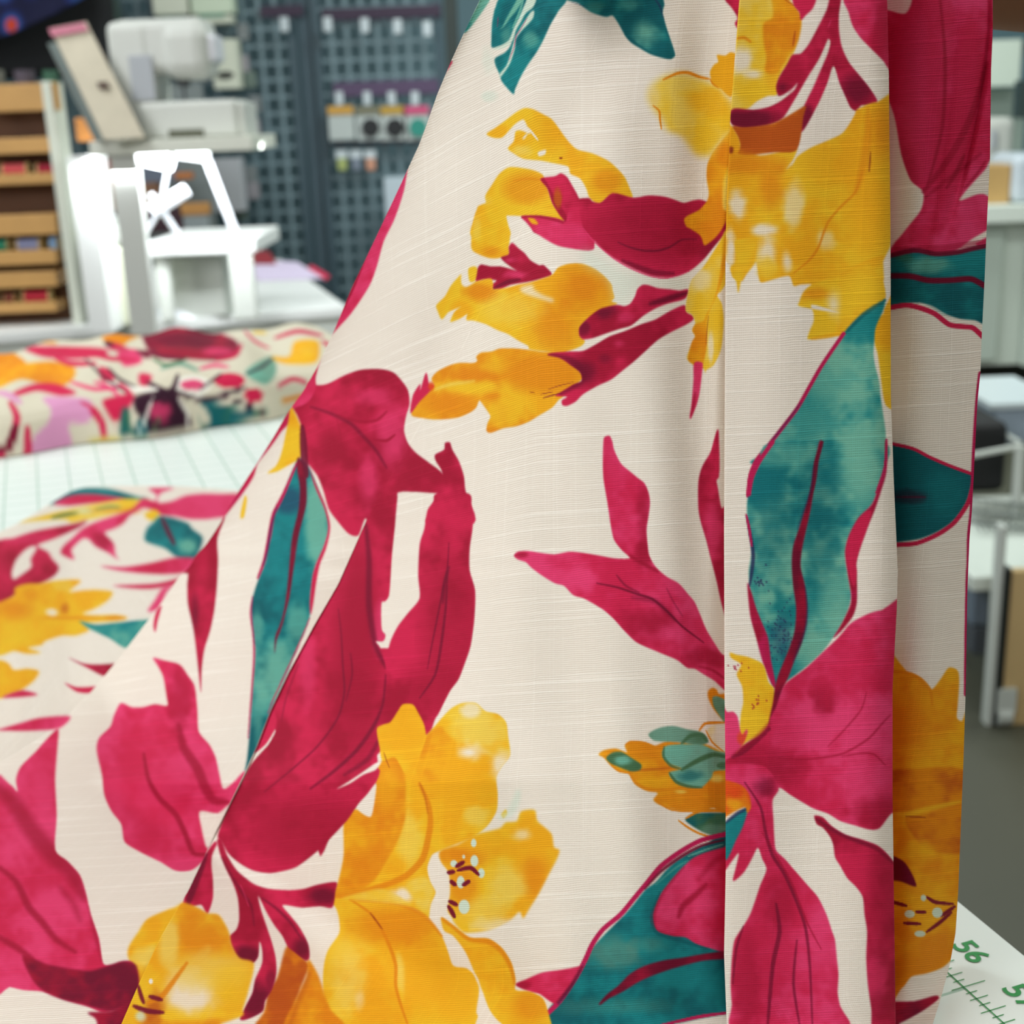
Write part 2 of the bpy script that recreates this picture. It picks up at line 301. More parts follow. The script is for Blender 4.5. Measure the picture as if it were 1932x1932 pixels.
L('gr', 46, "900,1220 1000,1160 1100,1110 1200,1080 1340,1110", 1, 2); L('gr', 26, "740,1010 735,1100 800,1180 880,1210", .8, 2); L('gr', 30, "790,1250 850,1330 960,1370 1080,1380", .9, 2); L('gr', 60, "1240,1180 1340,1180", .8, 2)
F('gr', "210,1110 270,1060 350,1055 440,1110 530,1170 520,1220 440,1235 330,1195 250,1160"); B('t2', 350, 1130, 70, 35, .9); L('og', 18, "260,1180 330,1230 450,1250", .9)
F('gr/td', "930,1670 1000,1620 1120,1610 1300,1610 1370,1600 1370,1840 1200,1820 1080,1780 980,1720"); B('g2', 1200, 1770, 90, 40, .6)
L('og', 26, "940,1660 1050,1600 1200,1590 1340,1600", 1); L('og', 20, "870,1680 950,1740 1060,1800 1200,1840", 1)
V('A', 840, 1440, 492)
F('td/tl', "770,1990 760,1840 800,1780 880,1700 960,1600 1040,1460 1100,1360 1180,1270 1260,1190 1330,1120 1400,1040 1480,940 1560,880 1640,790 1720,720 1820,660 1932,600 2180,560 2180,2000 770,2000")
B('g2', 1250, 1400, 180, 110, .55); B('g2', 1500, 1350, 130, 60, .35); B('g2', 1300, 1800, 300, 60, .3)
F('pk/pl', "2180,620 2060,625 1932,660 1840,700 1760,770 1680,860 1610,950 1560,1040 1525,1120 1530,1190 1580,1250 1680,1280 1780,1290 1860,1340 1960,1370 2180,1370")
L('pd', 44, "1932,900 1850,980 1760,1060 1730,1140", .8, 5, True); L('pd', 40, "1760,770 1610,950 1540,1120 1560,1240 1700,1280", .6, 5, True); L('pd', 40, "2180,640 2000,720 1880,860", .5, 8, True)
L('td', 26, "1590,960 1530,1120 1560,1250 1700,1300 1860,1350 1960,1380", .8, 2); L('t2', 16, "1800,690 1932,640 2060,600", .8); L('t2', 12, "1560,900 1700,780 1800,720", .6, 2)
L('mg', 36, "750,1860 850,1760 960,1600 1040,1450 1090,1340 1170,1230 1300,1120 1400,1000 1500,880 1600,760 1750,650 1900,570 2100,520", 1, 1, False, False); L('mr', 24, "1480,930 1600,800 1750,690 1900,610 2060,570", .9, 2)
L('nv', 22, "840,1780 940,1640 1020,1490", .6, 2)
F('pd/mr', "1140,1780 1200,1710 1280,1650 1370,1560 1480,1500 1620,1460 1760,1440 1932,1410 2180,1380 2180,1440 1932,1460 1760,1500 1600,1550 1450,1610 1320,1690 1220,1740 1150,1790")
F('cr', "1600,1950 1760,1920 1932,1885 2180,1860 2180,2040 1600,2040"); L('mg', 26, "1560,1950 1760,1905 1932,1870 2180,1840", 1)
F('pk/pl', "520,1640 600,1600 720,1550 860,1530 1000,1500 1040,1450 960,1600 880,1700 820,1780 770,1760 700,1710 620,1690"); B('pd', 560, 1650, 60, 30, .8); L('mr', 26, "1010,1510 930,1650 830,1770", .7, 3)
# ---- yellow blossom
V('A', 600, 1280, 500)
M1 = "430,370 470,340 530,320 590,230 620,190 690,190 730,250 770,330 780,420 850,350 900,290 970,220 1050,180 1150,180 1220,240 1310,260 1370,320 1385,420 1400,560 1340,640 1300,720 1310,850 1300,970 1230,1080 1120,1160 950,1230 880,1260 830,1290 800,1380 820,1480 860,1560 820,1650 810,1750 760,1720 700,1680 560,1640 300,1620 110,1640 100,1600 150,1480 190,1290 190,1060 240,970 300,960 360,1000 370,900 420,780 440,650 470,600 450,500"
V('A', 600, 1280, 500)
F('pk/pd', "0,0 0,1250 100,1130 200,1020 330,880 400,780 440,650 430,370 780,420 860,280 1000,0 1010,-200 0,-200")
F('yl/yo', M1)
B('y3', 1180, 400, 170, 150, .8); B('cr', 1100, 540, 110, 60, .95); B('cr', 1330, 640, 80, 90, .8); B('cr', 1110, 230, 50, 40, .7); B('yo', 1000, 850, 260, 150, .6); B('y3', 1150, 1000, 80, 60, .7); B('yo', 620, 440, 150, 90, .6)
B('y3', 660, 1150, 70, 200, .6)
F('og/yo', "470,600 560,570 630,640 640,760 640,900 640,1000 600,1140 500,1330 400,1480 280,1560 110,1620 150,1480 190,1290 190,1060 240,970 300,960 360,1000 370,960 420,780 440,650", 2)
B('yo', 500, 780, 60, 130, .6); B('og', 380, 1350, 160, 160, .6)
F('og/yo', "770,450 830,380 900,350 930,400 1000,480 1000,600 960,700 900,760 850,860 800,860 740,760 720,650 740,550", 3)
L('og', 46, "740,770 800,900 820,1040 800,1180 760,1320 640,1440 480,1510 300,1560 130,1610", .9, 3); L('bt', 12, "740,760 780,860 800,980", .5, 3)
B('cr', 610, 1580, 80, 50, .9, False); F('yl/y3', "640,1500 760,1440 820,1480 850,1560 820,1650 810,1740 740,1700 690,1600", 3)
F('yl/yo', "890,1260 1020,1210 1140,1140 1260,1110 1330,1090 1370,1050 1450,1040 1480,970 1580,960 1600,1040 1700,1130 1720,1230 1760,1250 1740,1320 1680,1430 1600,1580 1540,1680 1495,1750 1470,1700 1400,1760 1250,1830 1150,1850 1060,1850 1000,1790 970,1740 940,1690 960,1560 950,1420 900,1350", 2)
B('og', 1030, 1290, 160, 70, .9); B('og', 1050, 1500, 90, 140, .7); B('og', 1580, 1450, 110, 170, .75); B('yo', 1300, 1230, 160, 60, .6); B('y3', 1400, 1500, 110, 130, .8); B('cr', 1500, 1140, 70, 50, .6); B('cr', 1370, 1800, 160, 60, .7); B('y3', 1250, 1700, 150, 80, .6)
F('yl', "1335,990 1370,955 1380,990 1350,1020"); L('mt', 60, "1330,1010 1400,980 1440,900 1460,830", .55, 8)
F('cr', "840,1290 870,1300 900,1350 950,1420 960,1560 940,1690 975,1760 860,1765 812,1750 825,1650 860,1560 820,1480 800,1380", 1.2)
for a in ((1135,1200,20,30),(990,1350,25,25),(1140,1330,28,42),(1190,1420,25,35),(1040,1485,28,45),(1065,1665,40,52),(1062,1300,10,14)): B('mt', *a, 1, False, True)
for s_ in ("1010,1370 1060,1340", "1020,1400 1110,1380 1170,1430", "950,1415 990,1410", "970,1480 1000,1505", "1060,1505 1100,1480", "960,1625 1010,1650", "950,1660 975,1700 995,1740"): L('mr', 34, s_, .95)
V('A', 380, 1440, 492)
F('yl/yo', "960,1000 1200,1020 1450,1040 1600,1100 1700,1180 1780,1280 1830,1400 1866,1500 1966,1520 2046,1600 2056,1700 2036,1850 2066,2000 1100,2000 960,1850 910,1750 900,1600 910,1480 940,1380 1020,1260 1020,1160 1000,1080", 1.2)
B('y3', 1130, 1600, 120, 200, .8); B('yo', 1600, 1500, 200, 250, .8); B('og', 1450, 1200, 250, 120, .75); B('yo', 1900, 1700, 120, 150, .6); B('cr', 1180, 1750, 40, 90, .4)
F('y3/yl', "1450,1390 1500,1500 1500,1700 1490,1780 1440,1650", 3, .9)
L('og', 26, "1100,1010 1250,1110 1340,1240 1400,1370 1440,1500 1440,1650 1480,1800 1530,1940", .9, 2); L('br', 12, "1250,1110 1290,1160 1340,1230", .8); L('og', 30, "1100,1010 1450,1040 1650,1130 1780,1280", .8, 3)
F('yl/y3', "1030,1000 1300,930 1420,960 1500,1010 1560,1060 1400,1040 1200,1020", 2, .8)
F('bt/og', "620,1380 660,1350 760,1450 800,1500 760,1600 720,1700 680,1820 640,1980 380,1980 460,1850 500,1700 560,1600 590,1500", 1.5)
B('bt', 600, 1700, 90, 200, .8)
F('og/yo', "790,1450 860,1560 910,1700 960,1830 1080,1980 620,1980 700,1750 780,1580", 1.5); L('bt', 40, "640,1980 720,1760 800,1560", .5, 8)
V('A', 840, 1440, 492)
F('yl/yo', "-30,1140 60,1200 180,1290 320,1300 420,1370 490,1480 520,1600 520,1680 620,1690 720,1740 760,1840 780,1990 520,1990 380,1900 320,1820 280,1700 220,1560 150,1400 60,1280 -10,1240", 1.2)
L('og', 60, "-20,1150 60,1200 180,1290 320,1310 420,1380 490,1500 530,1660", .85, 4, True); B('og', 620, 1800, 110, 100, .6)
F('cr', "0,1290 60,1300 150,1420 210,1560 280,1720 330,1830 400,1920 520,1990 230,1990 250,1850 260,1700 240,1590 160,1510 60,1490", 1.2)
# ---- crimson petals right of the fold
V('AE', 400, 600, 600)
HEART = "480,520 500,400 560,300 640,290 625,400 700,400 800,350 900,315 1020,310 1100,330 1150,380 1190,440 1200,520 1180,590 1165,680 1190,760 1240,820 1320,880 1400,945 1440,1060 1370,1065 1110,1065 1110,1250 1085,1500 1070,1690 1035,1720 1000,1600 940,1220 890,1320 830,1310 760,1230 710,1160 680,1060 640,960 580,880 555,800 550,690 520,600"
F('pk/pd', HEART)
B('pd', 1100, 400, 90, 110, .5); B('pl', 1100, 750, 110, 160, .7); B('pl', 980, 480, 90, 50, .5); B('pl', 950, 1000, 60, 160, .6); B('pd', 720, 800, 60, 100, .8); B('pk', 800, 1100, 100, 200, .5)
L('mr', 24, "600,540 720,580 840,640 920,720 1000,810 1060,910", .6, 3); L('pd', 18, "760,590 900,630 1000,620 1060,570", .8, 3); L('pd', 18, "990,740 1060,745 1110,710", .9, 2); L('pd', 10, "760,620 780,720 800,880", .6, 3)
F('pk/pd', "1355,830 1410,800 1415,760 1445,755 1460,800 1500,870 1530,960 1540,1050 1570,1120 1590,1250 1310,1250 1320,1180 1370,1060 1400,945 1360,870")
F('pk', "1205,580 1220,470 1265,400 1265,440 1300,330 1320,400 1350,410 1320,450 1260,510"); B('rd', 1332, 415, 16, 24, .9, False)
V('A', 360, 940, 560)
F('pk/pd', "1110,130 1330,-60 1335,100 1310,330 1290,630 1240,680 1240,850 1265,890 1250,930 1200,930 1235,980 1265,1080 1290,1180 1290,1330 1245,1480 1235,1560 1240,1640 1170,1720 1230,1770 1202,1857 1150,1927 1079,2006 1018,2094 912,2208 842,2279 772,2340 684,2402 596,2428 508,2441 403,2423 315,2375 245,2314 201,2235 174,2199 218,2076 271,1962 330,1850 394,1725 470,1640 550,1510 480,1450 480,1250 800,700")
B('pd', 1080, 1100, 130, 500, .75); B('pd', 800, 2150, 300, 160, .7); B('pk', 800, 1400, 120, 250, .6); B('pl', 1230, 850, 40, 120, .7); B('pd', 1100, 700, 70, 300, .6); B('pl', 760, 1150, 50, 200, .5)
L('mr', 40, "1140,180 1160,400 1160,700 1200,950 1270,1100", .75, 5, True); L('mr', 14, "960,720 980,900 990,1100 1000,1250 970,1400 900,1520 800,1640 640,1780 480,1910", .7, 2); L('mr', 12, "1040,1010 1050,1150 1010,1320", .7, 2)
L('mr', 26, "1270,1150 1250,1350 1180,1500 1080,1640 940,1770 780,1890", .75, 3); L('mr', 10, "700,1080 620,1300 590,1450", .5, 2); L('mr', 30, "1230,1560 1150,1700 1000,1800", .6, 4)
F('pk', "520,1380 400,1640 440,1645 500,1590 545,1515 560,1440"); L('cr', 13, "548,1515 500,1600 440,1660 380,1740 330,1840", 1)
L('mr', 70, "280,2050 500,2050 680,2010 850,1960 1000,1880", .7, 8, True)
F('pk/pd', "1600,-30 1810,-30 1825,60 1835,180 1815,330 1815,470 1850,600 1845,780 1820,960 1780,1080 1740,1180 1680,1260 1640,1340 1600,1420 1540,1460 1500,1490 1460,1360 1380,1340 1300,1440 1220,1480 1260,1330 1275,1180 1270,1060 1300,930 1350,830 1420,740 1490,650 1480,500 1490,300 1520,200 1540,80 1580,20")
B('pd', 1700, 800, 140, 350, .6); B('pd', 1560, 1250, 150, 120, .6); B('pk', 1700, 150, 90, 150, .6)
L('mr', 12, "1680,290 1670,450 1640,600 1600,800 1570,950 1540,1110", .75, 2); L('mr', 18, "1670,480 1660,700 1630,950 1590,1150 1490,1300", .75, 2); L('mr', 24, "1680,450 1650,560 1640,680", .7, 3)
V('A', 600, 1280, 500); F('yl/yo', "430,370 470,340 530,320 590,230 620,190 690,190 730,250 770,330 785,440 740,560 720,650 640,700 560,570 470,600 450,500", .8); B('yo', 620, 420, 160, 110, .9); L('br', 10, "480,540 500,600 520,650", .6)
V('A', 380, 1440, 492)
F('cr', "1000,192 1100,130 1200,62 1290,0 1330,-10 1290,50 1200,85 1100,150", .8); F('cr', "1295,150 1230,230 1150,330 1250,400 1280,300", 1)
F('pk/pd', "50,640 100,580 115,600 80,680 75,760 85,860 85,1000 50,1110 30,1100 0,1050 -60,1060 -140,1080 -100,900 -20,760"); L('mr', 60, "30,680 -40,860 -100,1040", .85, 4, True)
F('pk/pd', "115,570 150,570 190,680 260,790 340,860 400,900 500,930 650,940 760,930 860,900 1000,880 990,960 970,1070 880,1060 740,1070 600,1050 660,1130 730,1220 790,1340 800,1440 770,1460 690,1400 640,1360 600,1280 540,1200 480,1100 420,980 440,1080 480,1200 520,1320 550,1440 555,1560 520,1680 470,1760 450,1840 330,1900 285,1895 330,1800 380,1700 400,1600 450,1480 450,1380 430,1320 420,1430 380,1480 300,1470 250,1410 215,1330 210,1280 260,1230 280,1150 270,1000 230,880 180,780 140,680")
B('mr', 350, 1420, 80, 60, .95); B('mr', 900, 980, 100, 60, .95); B('mr', 740, 1380, 60, 70, .9); B('mr', 400, 1780, 90, 120, .95); B('mr', 520, 1600, 30, 60, .6)
L('mr', 22, "150,700 230,850 310,970 370,1060 390,1200", .6, 3, True); L('mr', 22, "450,1000 560,1080 660,1180 740,1300", .7, 3, True); L('pl', 8, "290,900 330,1000 350,1060", .6)
V('A', 0, 1350, 582)
F('yo/yl', "1090,1220 1140,1170 1230,1200 1300,1240 1370,1250 1430,1350 1450,1440 1500,1520 1590,1550 1560,1700 1520,1840 1500,1890 1100,2000 700,2000 700,1700 900,1400", 1.5)
B('og', 1270, 1370, 170, 130, .8); B('y3', 1060, 1400, 50, 130, .9); B('cr', 1190, 1770, 140, 120, .9); B('y3', 1300, 1600, 170, 100, .7); B('yl', 1450, 1700, 100, 100, .6); B('og', 1180, 1950, 300, 50, .8)
for t_ in 'AE':
    TG[0] = t_; B('bt', 960, 1830, 70, 90, .8, False); L('og', 34, "1170,1550 1060,1700 1010,1760 930,1800", .9, 3); L('mr', 34, "840,1820 920,1850 1020,1860", .9, 2); L('mr', 26, "865,1690 885,1760 900,1800", .9, 2); L('mr', 30, "940,1760 1010,1780", .9, 2); B('wh', 945, 1665, 12, 16, 1, False, True); B('mt', 880, 1880, 30, 30, .8, False)
V('E', 0, 1350, 582)
F('yl/yo', "1090,1205 1000,1240 920,1280 870,1350 810,1440 800,1500 830,1580 860,1700 870,1860 760,1990 1200,1990 1200,1210", 1.5)
B('yo', 990, 1290, 90, 60, .9); B('y3', 930, 1520, 120, 60, .9); B('yl', 1060, 1500, 60, 260, .7)
# ---- left drape
V('E')
F('pk/pl', "782,262 776,285 770,310 762,360 744,414 724,455 711,502 696,541 662,592 631,626 613,649 603,683 595,709 595,735 570,765 470,780 540,640 690,380 750,262")
L('pd', 5, "697,466 662,553 626,616 600,660", .8, 1.5); F('pk', "854,116 840,138 830,150 815,160 840,120")
F('pk/mg', "548,794 530,815 520,830 502,854 486,874 478,900 455,935 424,974 408,990 360,1000 420,900 510,790 545,765")
F('og', "590,700 572,705 558,735 570,725")
V('E', 300, 450, 500)
F('yl/yo', "960,1225 1000,1290 1040,1400 1040,1560 1020,1610 950,1650 860,1700 790,1710 850,1660 880,1600 905,1520 930,1400 945,1320"); B('yl', 960, 1450, 60, 100, .8)
V('E', 0, 850, 500)
F('yl', "1785,330 1800,360 1780,480 1755,495 1755,450")
F('pk/pd', "1640,480 1585,640 1590,800 1580,1000 1560,1180 1530,1320 1490,1450 1470,1600 1465,1770 1450,1640 1435,1500 1410,1300 1370,1120 1365,980 1370,900 1330,880 1440,700 1540,560"); B('mr', 1420, 1190, 30, 120, .7); B('pk', 1480, 850, 60, 200, .6)
F('pk', "1180,1130 1150,1240 1132,1325 1118,1270 1140,1170")
V('E', 360, 940, 560)
F('tl/td', "706,-260 660,-180 620,-80 570,50 540,120 510,250 490,400 450,500 410,620 395,720 410,850 420,1000 410,1150 395,1350 380,1550 365,1700 350,1790 400,1690 450,1570 500,1440 560,1300 640,1110 700,960 740,870 775,760 780,620 810,440 850,350 895,200 880,80 830,-60 770,-200")
B('t2', 830, 130, 60, 260, .9); B('t2', 560, 1180, 140, 190, .85); B('t2', 690, 830, 60, 120, .6); B('t2', 430, 820, 40, 130, .6); B('nv', 630, 10, 70, 60, .5); B('t2', 440, 1450, 40, 200, .5)
L('mg', 26, "690,-230 600,-20 540,100 510,250 480,400 435,520", 1); L('nv', 12, "560,60 520,200 500,340 470,440", .7); L('mg', 13, "400,640 388,750 405,880 412,1010 403,1170 385,1400 372,1560", .9); L('nv', 8, "405,640 400,780 415,950", .6)
F('pk', "770,-200 830,-60 880,60 908,190 880,330 840,430 815,560 795,700 780,760 775,680 790,520 815,430 870,300 895,190 870,70 810,-70"); L('mg', 10, "775,780 700,960 560,1260 500,1400", .9)
F('mr/pd', "700,-270 745,-180 755,-60 750,50 700,250 670,450 640,650 590,840 560,920 545,1015 550,900 590,800 620,650 640,450 660,250 700,80 710,-60 690,-200")
V('E', 400, 600, 600); L('mr', 46, "548,660 555,760 562,870 575,960", .9, 2)
V('E', 0, 1350, 582)
PET = "958,-362 1031,-345 1125,-320 1177,-251 1220,-182 1237,-27 1245,100 1310,180 1350,260 1375,370 1400,460 1470,410 1530,350 1600,380 1450,640 1350,830 1250,930 1190,970 1100,970 1010,920 870,850 780,790 760,680 700,600 655,500 640,380 605,220 620,140 690,70 713,0 756,-79 825,-53 894,-53 971,-71 1048,-62 1044,-113 1022,-242 988,-311"
F('pk/pl', PET, 1)
B('pk', 1000, 500, 250, 350, .6); B('pl', 1150, 950, 120, 60, .8); B('pd', 1130, -100, 60, 180, .5); B('pl', 700, 600, 60, 200, .4)
L('pd', 34, "900,240 930,400 1000,520 1100,620 1160,740 1210,860 1290,870", .9, 4); L('pd', 60, "1120,60 1150,200 1230,320 1290,460 1340,530 1420,540", .8, 6)
F('cr', "1252,600 1365,612 1440,560 1370,760 1298,832 1262,700", 1)
PT2 = "-60,430 60,430 110,480 100,400 130,320 220,230 300,140 365,85 360,200 345,400 355,620 345,840 420,910 500,1000 540,1120 570,1250 620,1400 645,1550 700,1560 760,1540 830,1545 870,1660 850,1790 750,1830 650,1860 540,1820 400,1780 270,1730 150,1720 60,1700 -60,1680"
F('pl/pk', PT2, 1.2)
B('pl', 250, 450, 120, 250, .7); B('pl', 280, 1200, 100, 180, .9)
L('pd', 110, "-20,450 80,540 200,720 340,880 440,970 520,1130", .7, 14, True); L('pd', 44, "-20,940 100,1040 180,1200 260,1290 350,1400 470,1480", .8, 6); L('pd', 40, "-20,1380 100,1450 200,1520", .8, 6); L('pd', 40, "380,1080 460,1180 500,1280", .5, 10); L('pd', 26, "560,1200 600,1380 640,1530", .6, 6, True)
F('pd/mr', "140,1500 300,1560 480,1590 570,1600 700,1560 780,1540 850,1560 870,1650 850,1790 700,1850 560,1820 400,1780 280,1730 200,1650", 2)
F('mr/pd', "550,1860 700,1850 850,1780 810,1990 640,1990 600,1900", 1.5)
V('EL', 0, 1350, 582)
F('pk/pl', "-10,90 120,50 250,15 440,5 370,80 200,95 60,95", 1.5)
# ---- flat end of the cloth on the mat
V('L', 0, 850, 500)
F('td/tl', "360,395 430,340 520,290 640,272 780,278 880,300 1000,335 1080,350 1000,370 800,345 600,330", 1.5)
F('pl/pk', "390,390 460,345 560,320 700,320 850,340 920,360 820,382 650,388 500,402", 2)
F('yl/y3', "130,525 240,495 340,468 450,440 600,408 750,378 900,352 1070,355 1090,395 950,435 800,475 650,505 520,525 480,505 350,505", 2)
L('gr', 26, "380,490 470,470 560,455", .8, 3); L('gr', 22, "700,430 800,410 870,415", .6, 4); B('mt', 620, 440, 70, 25, .6, False); B('og', 820, 440, 160, 22, .5, False)
F('pk/pl', "1040,350 1130,370 1140,320 1085,278 1270,273 1170,310 1150,380 1250,370 1350,330 1480,315 1620,318 1800,325 1760,480 1620,487 1500,502 1380,500 1280,480 1180,470 1100,430 1040,420 950,470 900,530 830,570 760,600 830,680 840,760 870,800 780,740 700,700 650,650 600,640 520,720 540,795 445,752 460,700 540,630 600,570 700,520 850,470 960,430", 1.5)
B('pd', 750, 670, 70, 80, .7); B('pl', 560, 650, 60, 60, .7); B('pl', 1480, 350, 200, 30, .5)
F('yl', "1060,455 1130,430 1165,470 1110,512 1060,485", 2)
F('tl/td', "1160,480 1250,490 1370,530 1400,570 1480,640 1430,780 1380,805 1280,772 1200,712 1058,660 1070,570 1120,520", 1.5); B('t2', 1380, 700, 60, 50, .9); L('mr', 36, "1180,490 1230,600 1270,680", .8, 3)
F('pk/pd', "-20,690 100,640 250,590 400,560 560,530 640,510 560,570 400,640 270,690 350,740 380,790 430,850 400,910 300,970 250,990 100,1060 -20,1140", 1.5); B('pl', 150, 640, 150, 30, .4)
F('cr', "115,800 180,725 240,695 270,710 225,790 230,850 150,912 98,942 85,890", 2)
F('pk/pl', "730,842 900,850 1100,820 1280,780 1440,790 1360,885 1200,902 1000,892 850,872", 1.5); F('pk', "820,985 950,980 1150,968 1340,925 1270,980 1100,1008 950,1003", 1.5); F('pl', "1260,980 1210,1040 1160,1150 1075,1175 1130,1090 1180,1010", 1.5)
F('yl/yo', "-20,1140 100,1060 110,1000 200,970 290,970 400,950 560,940 585,960 500,1030 600,1020 700,1015 820,1030 790,1090 700,1150 600,1190 700,1200 850,1198 930,1220 850,1242 700,1252 620,1262 650,1310 550,1350 450,1350 330,1390 300,1420 200,1440 300,1472 200,1482 100,1462 -20,1480", 2)
B('og', 100, 1150, 120, 70, .7); B('og', 220, 1050, 60, 50, .5); B('y3', 480, 990, 80, 40, .5); B('cr', 380, 1180, 40, 25, .9); B('bt', 470, 1150, 30, 40, .6); B('og', 850, 1220, 60, 15, .7); B('og', 500, 1220, 200, 14, .5)
F('tl/t2', "580,1242 700,1270 850,1255 1120,1240 940,1440 800,1370 650,1300", 1.2)
F('pk/pd', "495,1508 600,1550 700,1560 850,1558 770,1645 650,1592", 1.2); F('pk', "470,1693 560,1725 710,1722 670,1768 560,1760", 1.2)
F('yl/yo', "-20,1540 60,1550 100,1600 200,1590 285,1610 245,1680 150,1750 60,1780 -20,1800", 2); F('pk', "50,1782 160,1748 275,1780 150,1797 20,1802", 1.5)
# ---- front pleat
V('B', 1200, 0, 500)
F('y3/yl', "560,-50 1080,-50 1100,0 1160,50 1200,120 1205,180 1190,260 1160,360 1120,450 1060,530 1030,600 1030,690 960,700 880,740 820,790 760,800 560,790 560,0")
B('cr', 770, 450, 60, 70, .9); B('cr', 860, 540, 60, 40, .8); B('yl', 900, 640, 120, 60, .7); B('yo', 1000, 560, 60, 120, .6)
F('yo/og', "990,-30 1080,-30 1160,50 1200,120 1200,200 1180,300 1140,380 1080,460 1020,540 940,520 950,420 930,300 930,170 1000,120", 2); L('bt', 16, "1160,230 1145,330", .8); L('og', 24, "740,280 790,275 835,305", .8, 2); L('bt', 12, "1060,-20 1150,40", .6)
F('pk', "1150,-30 1310,-30 1290,60 1240,110 1200,150 1190,90 1150,40")
F('pk/pd', "1420,-30 1495,-30 1480,100 1480,220 1500,340 1550,450 1620,540 1700,640 1760,740 1680,765 1640,770 1600,812 1560,780 1520,690 1480,600 1440,480 1400,600 1350,720 1280,850 1210,960 1150,950 1180,900 1230,760 1290,640 1350,500 1400,380 1412,290 1330,440 1240,580 1160,720 1080,850 1000,900 880,925 780,935 700,905 680,830 720,790 850,800 960,780 1060,730 1170,620 1080,690 1040,702 1020,640 1040,570 1100,470 1140,400 1200,390 1260,320 1330,190 1390,70")
B('pd', 1130, 560, 80, 110, .7); B('mr', 1070, 640, 40, 40, .8); B('mr', 1620, 660, 90, 100, .85); B('mr', 830, 870, 190, 60, .95); B('mr', 1250, 870, 40, 70, .8); L('mr', 20, "1400,330 1330,500 1250,700", .4, 4, True)
F('cr', "840,795 920,742 1050,702 1120,672 1178,602 1150,660 1060,728 960,776", .8); F('cr', "1080,868 1160,740 1250,590 1340,430 1400,285 1412,330 1350,480 1280,620 1230,740 1150,830", .8); L('pl', 8, "1420,150 1400,200", .8)
F('pk/pl', "1525,-30 1900,-30 1900,560 1840,500 1800,440 1720,360 1640,280 1580,190 1550,90"); B('pd', 1820, 200, 80, 300, .5)
F('yl/yo', "600,1130 900,1135 1060,1105 1180,1080 1150,1180 1090,1240 1170,1140 1280,1070 1400,1020 1500,970 1560,890 1600,810 1680,765 1760,745 1920,750 1920,2000 600,2000", 1)
B('cr', 740, 1500, 60, 120, .85); B('cr', 930, 1680, 90, 40, .9); B('cr', 960, 1850, 60, 120, .8); B('cr', 1150, 1500, 60, 140, .6); B('cr', 1380, 1750, 60, 70, .5); B('cr', 1100, 1900, 40, 80, .8); B('cr', 690, 1800, 40, 160, .9)
B('og', 800, 1200, 200, 80, .8); B('og', 980, 1350, 80, 130, .7); B('yo', 1500, 1200, 200, 120, .6); B('og', 1790, 950, 90, 180, .6); B('yo', 1700, 1500, 120, 250, .7); B('yo', 800, 1830, 50, 110, .9)
L('og', 18, "1650,1250 1600,1400 1500,1500 1400,1620 1330,1800 1250,1910", .8, 1.5); L('br', 12, "1710,1110 1700,1250", .8); L('og', 60, "1690,800 1690,1000 1660,1200 1600,1400", .5, 6)
F('bt/og', "700,920 780,930 900,920 1000,900 1080,860 1180,800 1240,770 1220,850 1205,960 1180,1080 1130,1110 1000,1110 850,1130 740,1120 760,1060 740,990", 1); B('bt', 950, 1010, 220, 80, .9)
F('yo/og', "670,900 740,990 760,1060 740,1120 660,1130", 1); F('br', "680,1070 710,1075 705,1115 680,1115", 1)
F('cr', "1230,960 1280,860 1340,740 1400,600 1440,490 1480,610 1520,700 1560,790 1600,815 1560,890 1500,970 1400,1020 1280,1070 1175,1140 1130,1220 1150,1160 1190,1060", .8)
V('B', 1360, 440, 520)
F('cr', "-40,180 40,200 80,250 80,300 110,340 120,425 140,360 180,290 220,240 250,200 260,270 280,345 380,320 480,300 510,370 560,360 640,360 580,410 550,480 560,515 640,500 650,560 650,620 620,690 610,745 700,730 860,710 900,800 1190,800 1190,1700 -60,1932", .8)
F('yo/yl', "95,60 150,40 250,40 230,170 200,240 145,330 122,420 108,340 80,300 65,240 110,190", .8); F('yo/yl', "840,560 560,515 550,480 580,410 640,360 800,300 1000,200 1150,160 1140,330 1155,400 1150,460 1100,510 1030,560 960,600 900,660 860,712 700,730 610,745 620,690 650,620 650,560 640,500", 1)
B('cr', 790, 500, 60, 110, .75); B('yl', 1000, 400, 130, 110, .9); B('og', 680, 420, 110, 50, .6); B('cr', 380, 220, 30, 100, .8); B('og', 700, 180, 160, 110, .55); B('yl', 330, 240, 60, 70, .8, False)
F('cr', "1192,60 1185,100 1142,190 1140,230 1150,380 1180,480 1200,300", 1)
F('yo/yl', "1150,520 1230,440 1230,1180 1165,1215 1140,1150 1120,1000 1100,850 1080,780 1070,700 1090,610 1140,560", .8)
L('og', 12, "720,-20 690,90 640,170 560,240 510,280", .9); L('yo', 30, "640,740 760,720 860,700", .8, 2)
TL = "860,710 900,660 960,600 1020,560 1100,510 1150,460 1150,500 1130,560 1100,620 1080,680 1075,760 1070,840 1080,920 1110,1040 1120,1150 1140,1280 1155,1400 1150,1500 1080,1620 240,1620 290,1550 360,1440 450,1340 540,1220 620,1080 700,940 780,820"
F('tl/t2', TL); B('t2', 800, 1020, 170, 150, .7); B('t2', 620, 1400, 220, 130, .45); B('tl', 950, 650, 120, 140, .8); L('td', 30, "1150,470 1000,570 870,700", .8, 3)
L('mg', 28, "860,705 780,820 700,940 620,1080 540,1220 450,1340 340,1480 250,1590 205,1700 190,1840", 1, 1, False, False); L('nv', 14, "560,1190 450,1340 300,1520", .5, 3)
V('B', 1340, 840, 540)
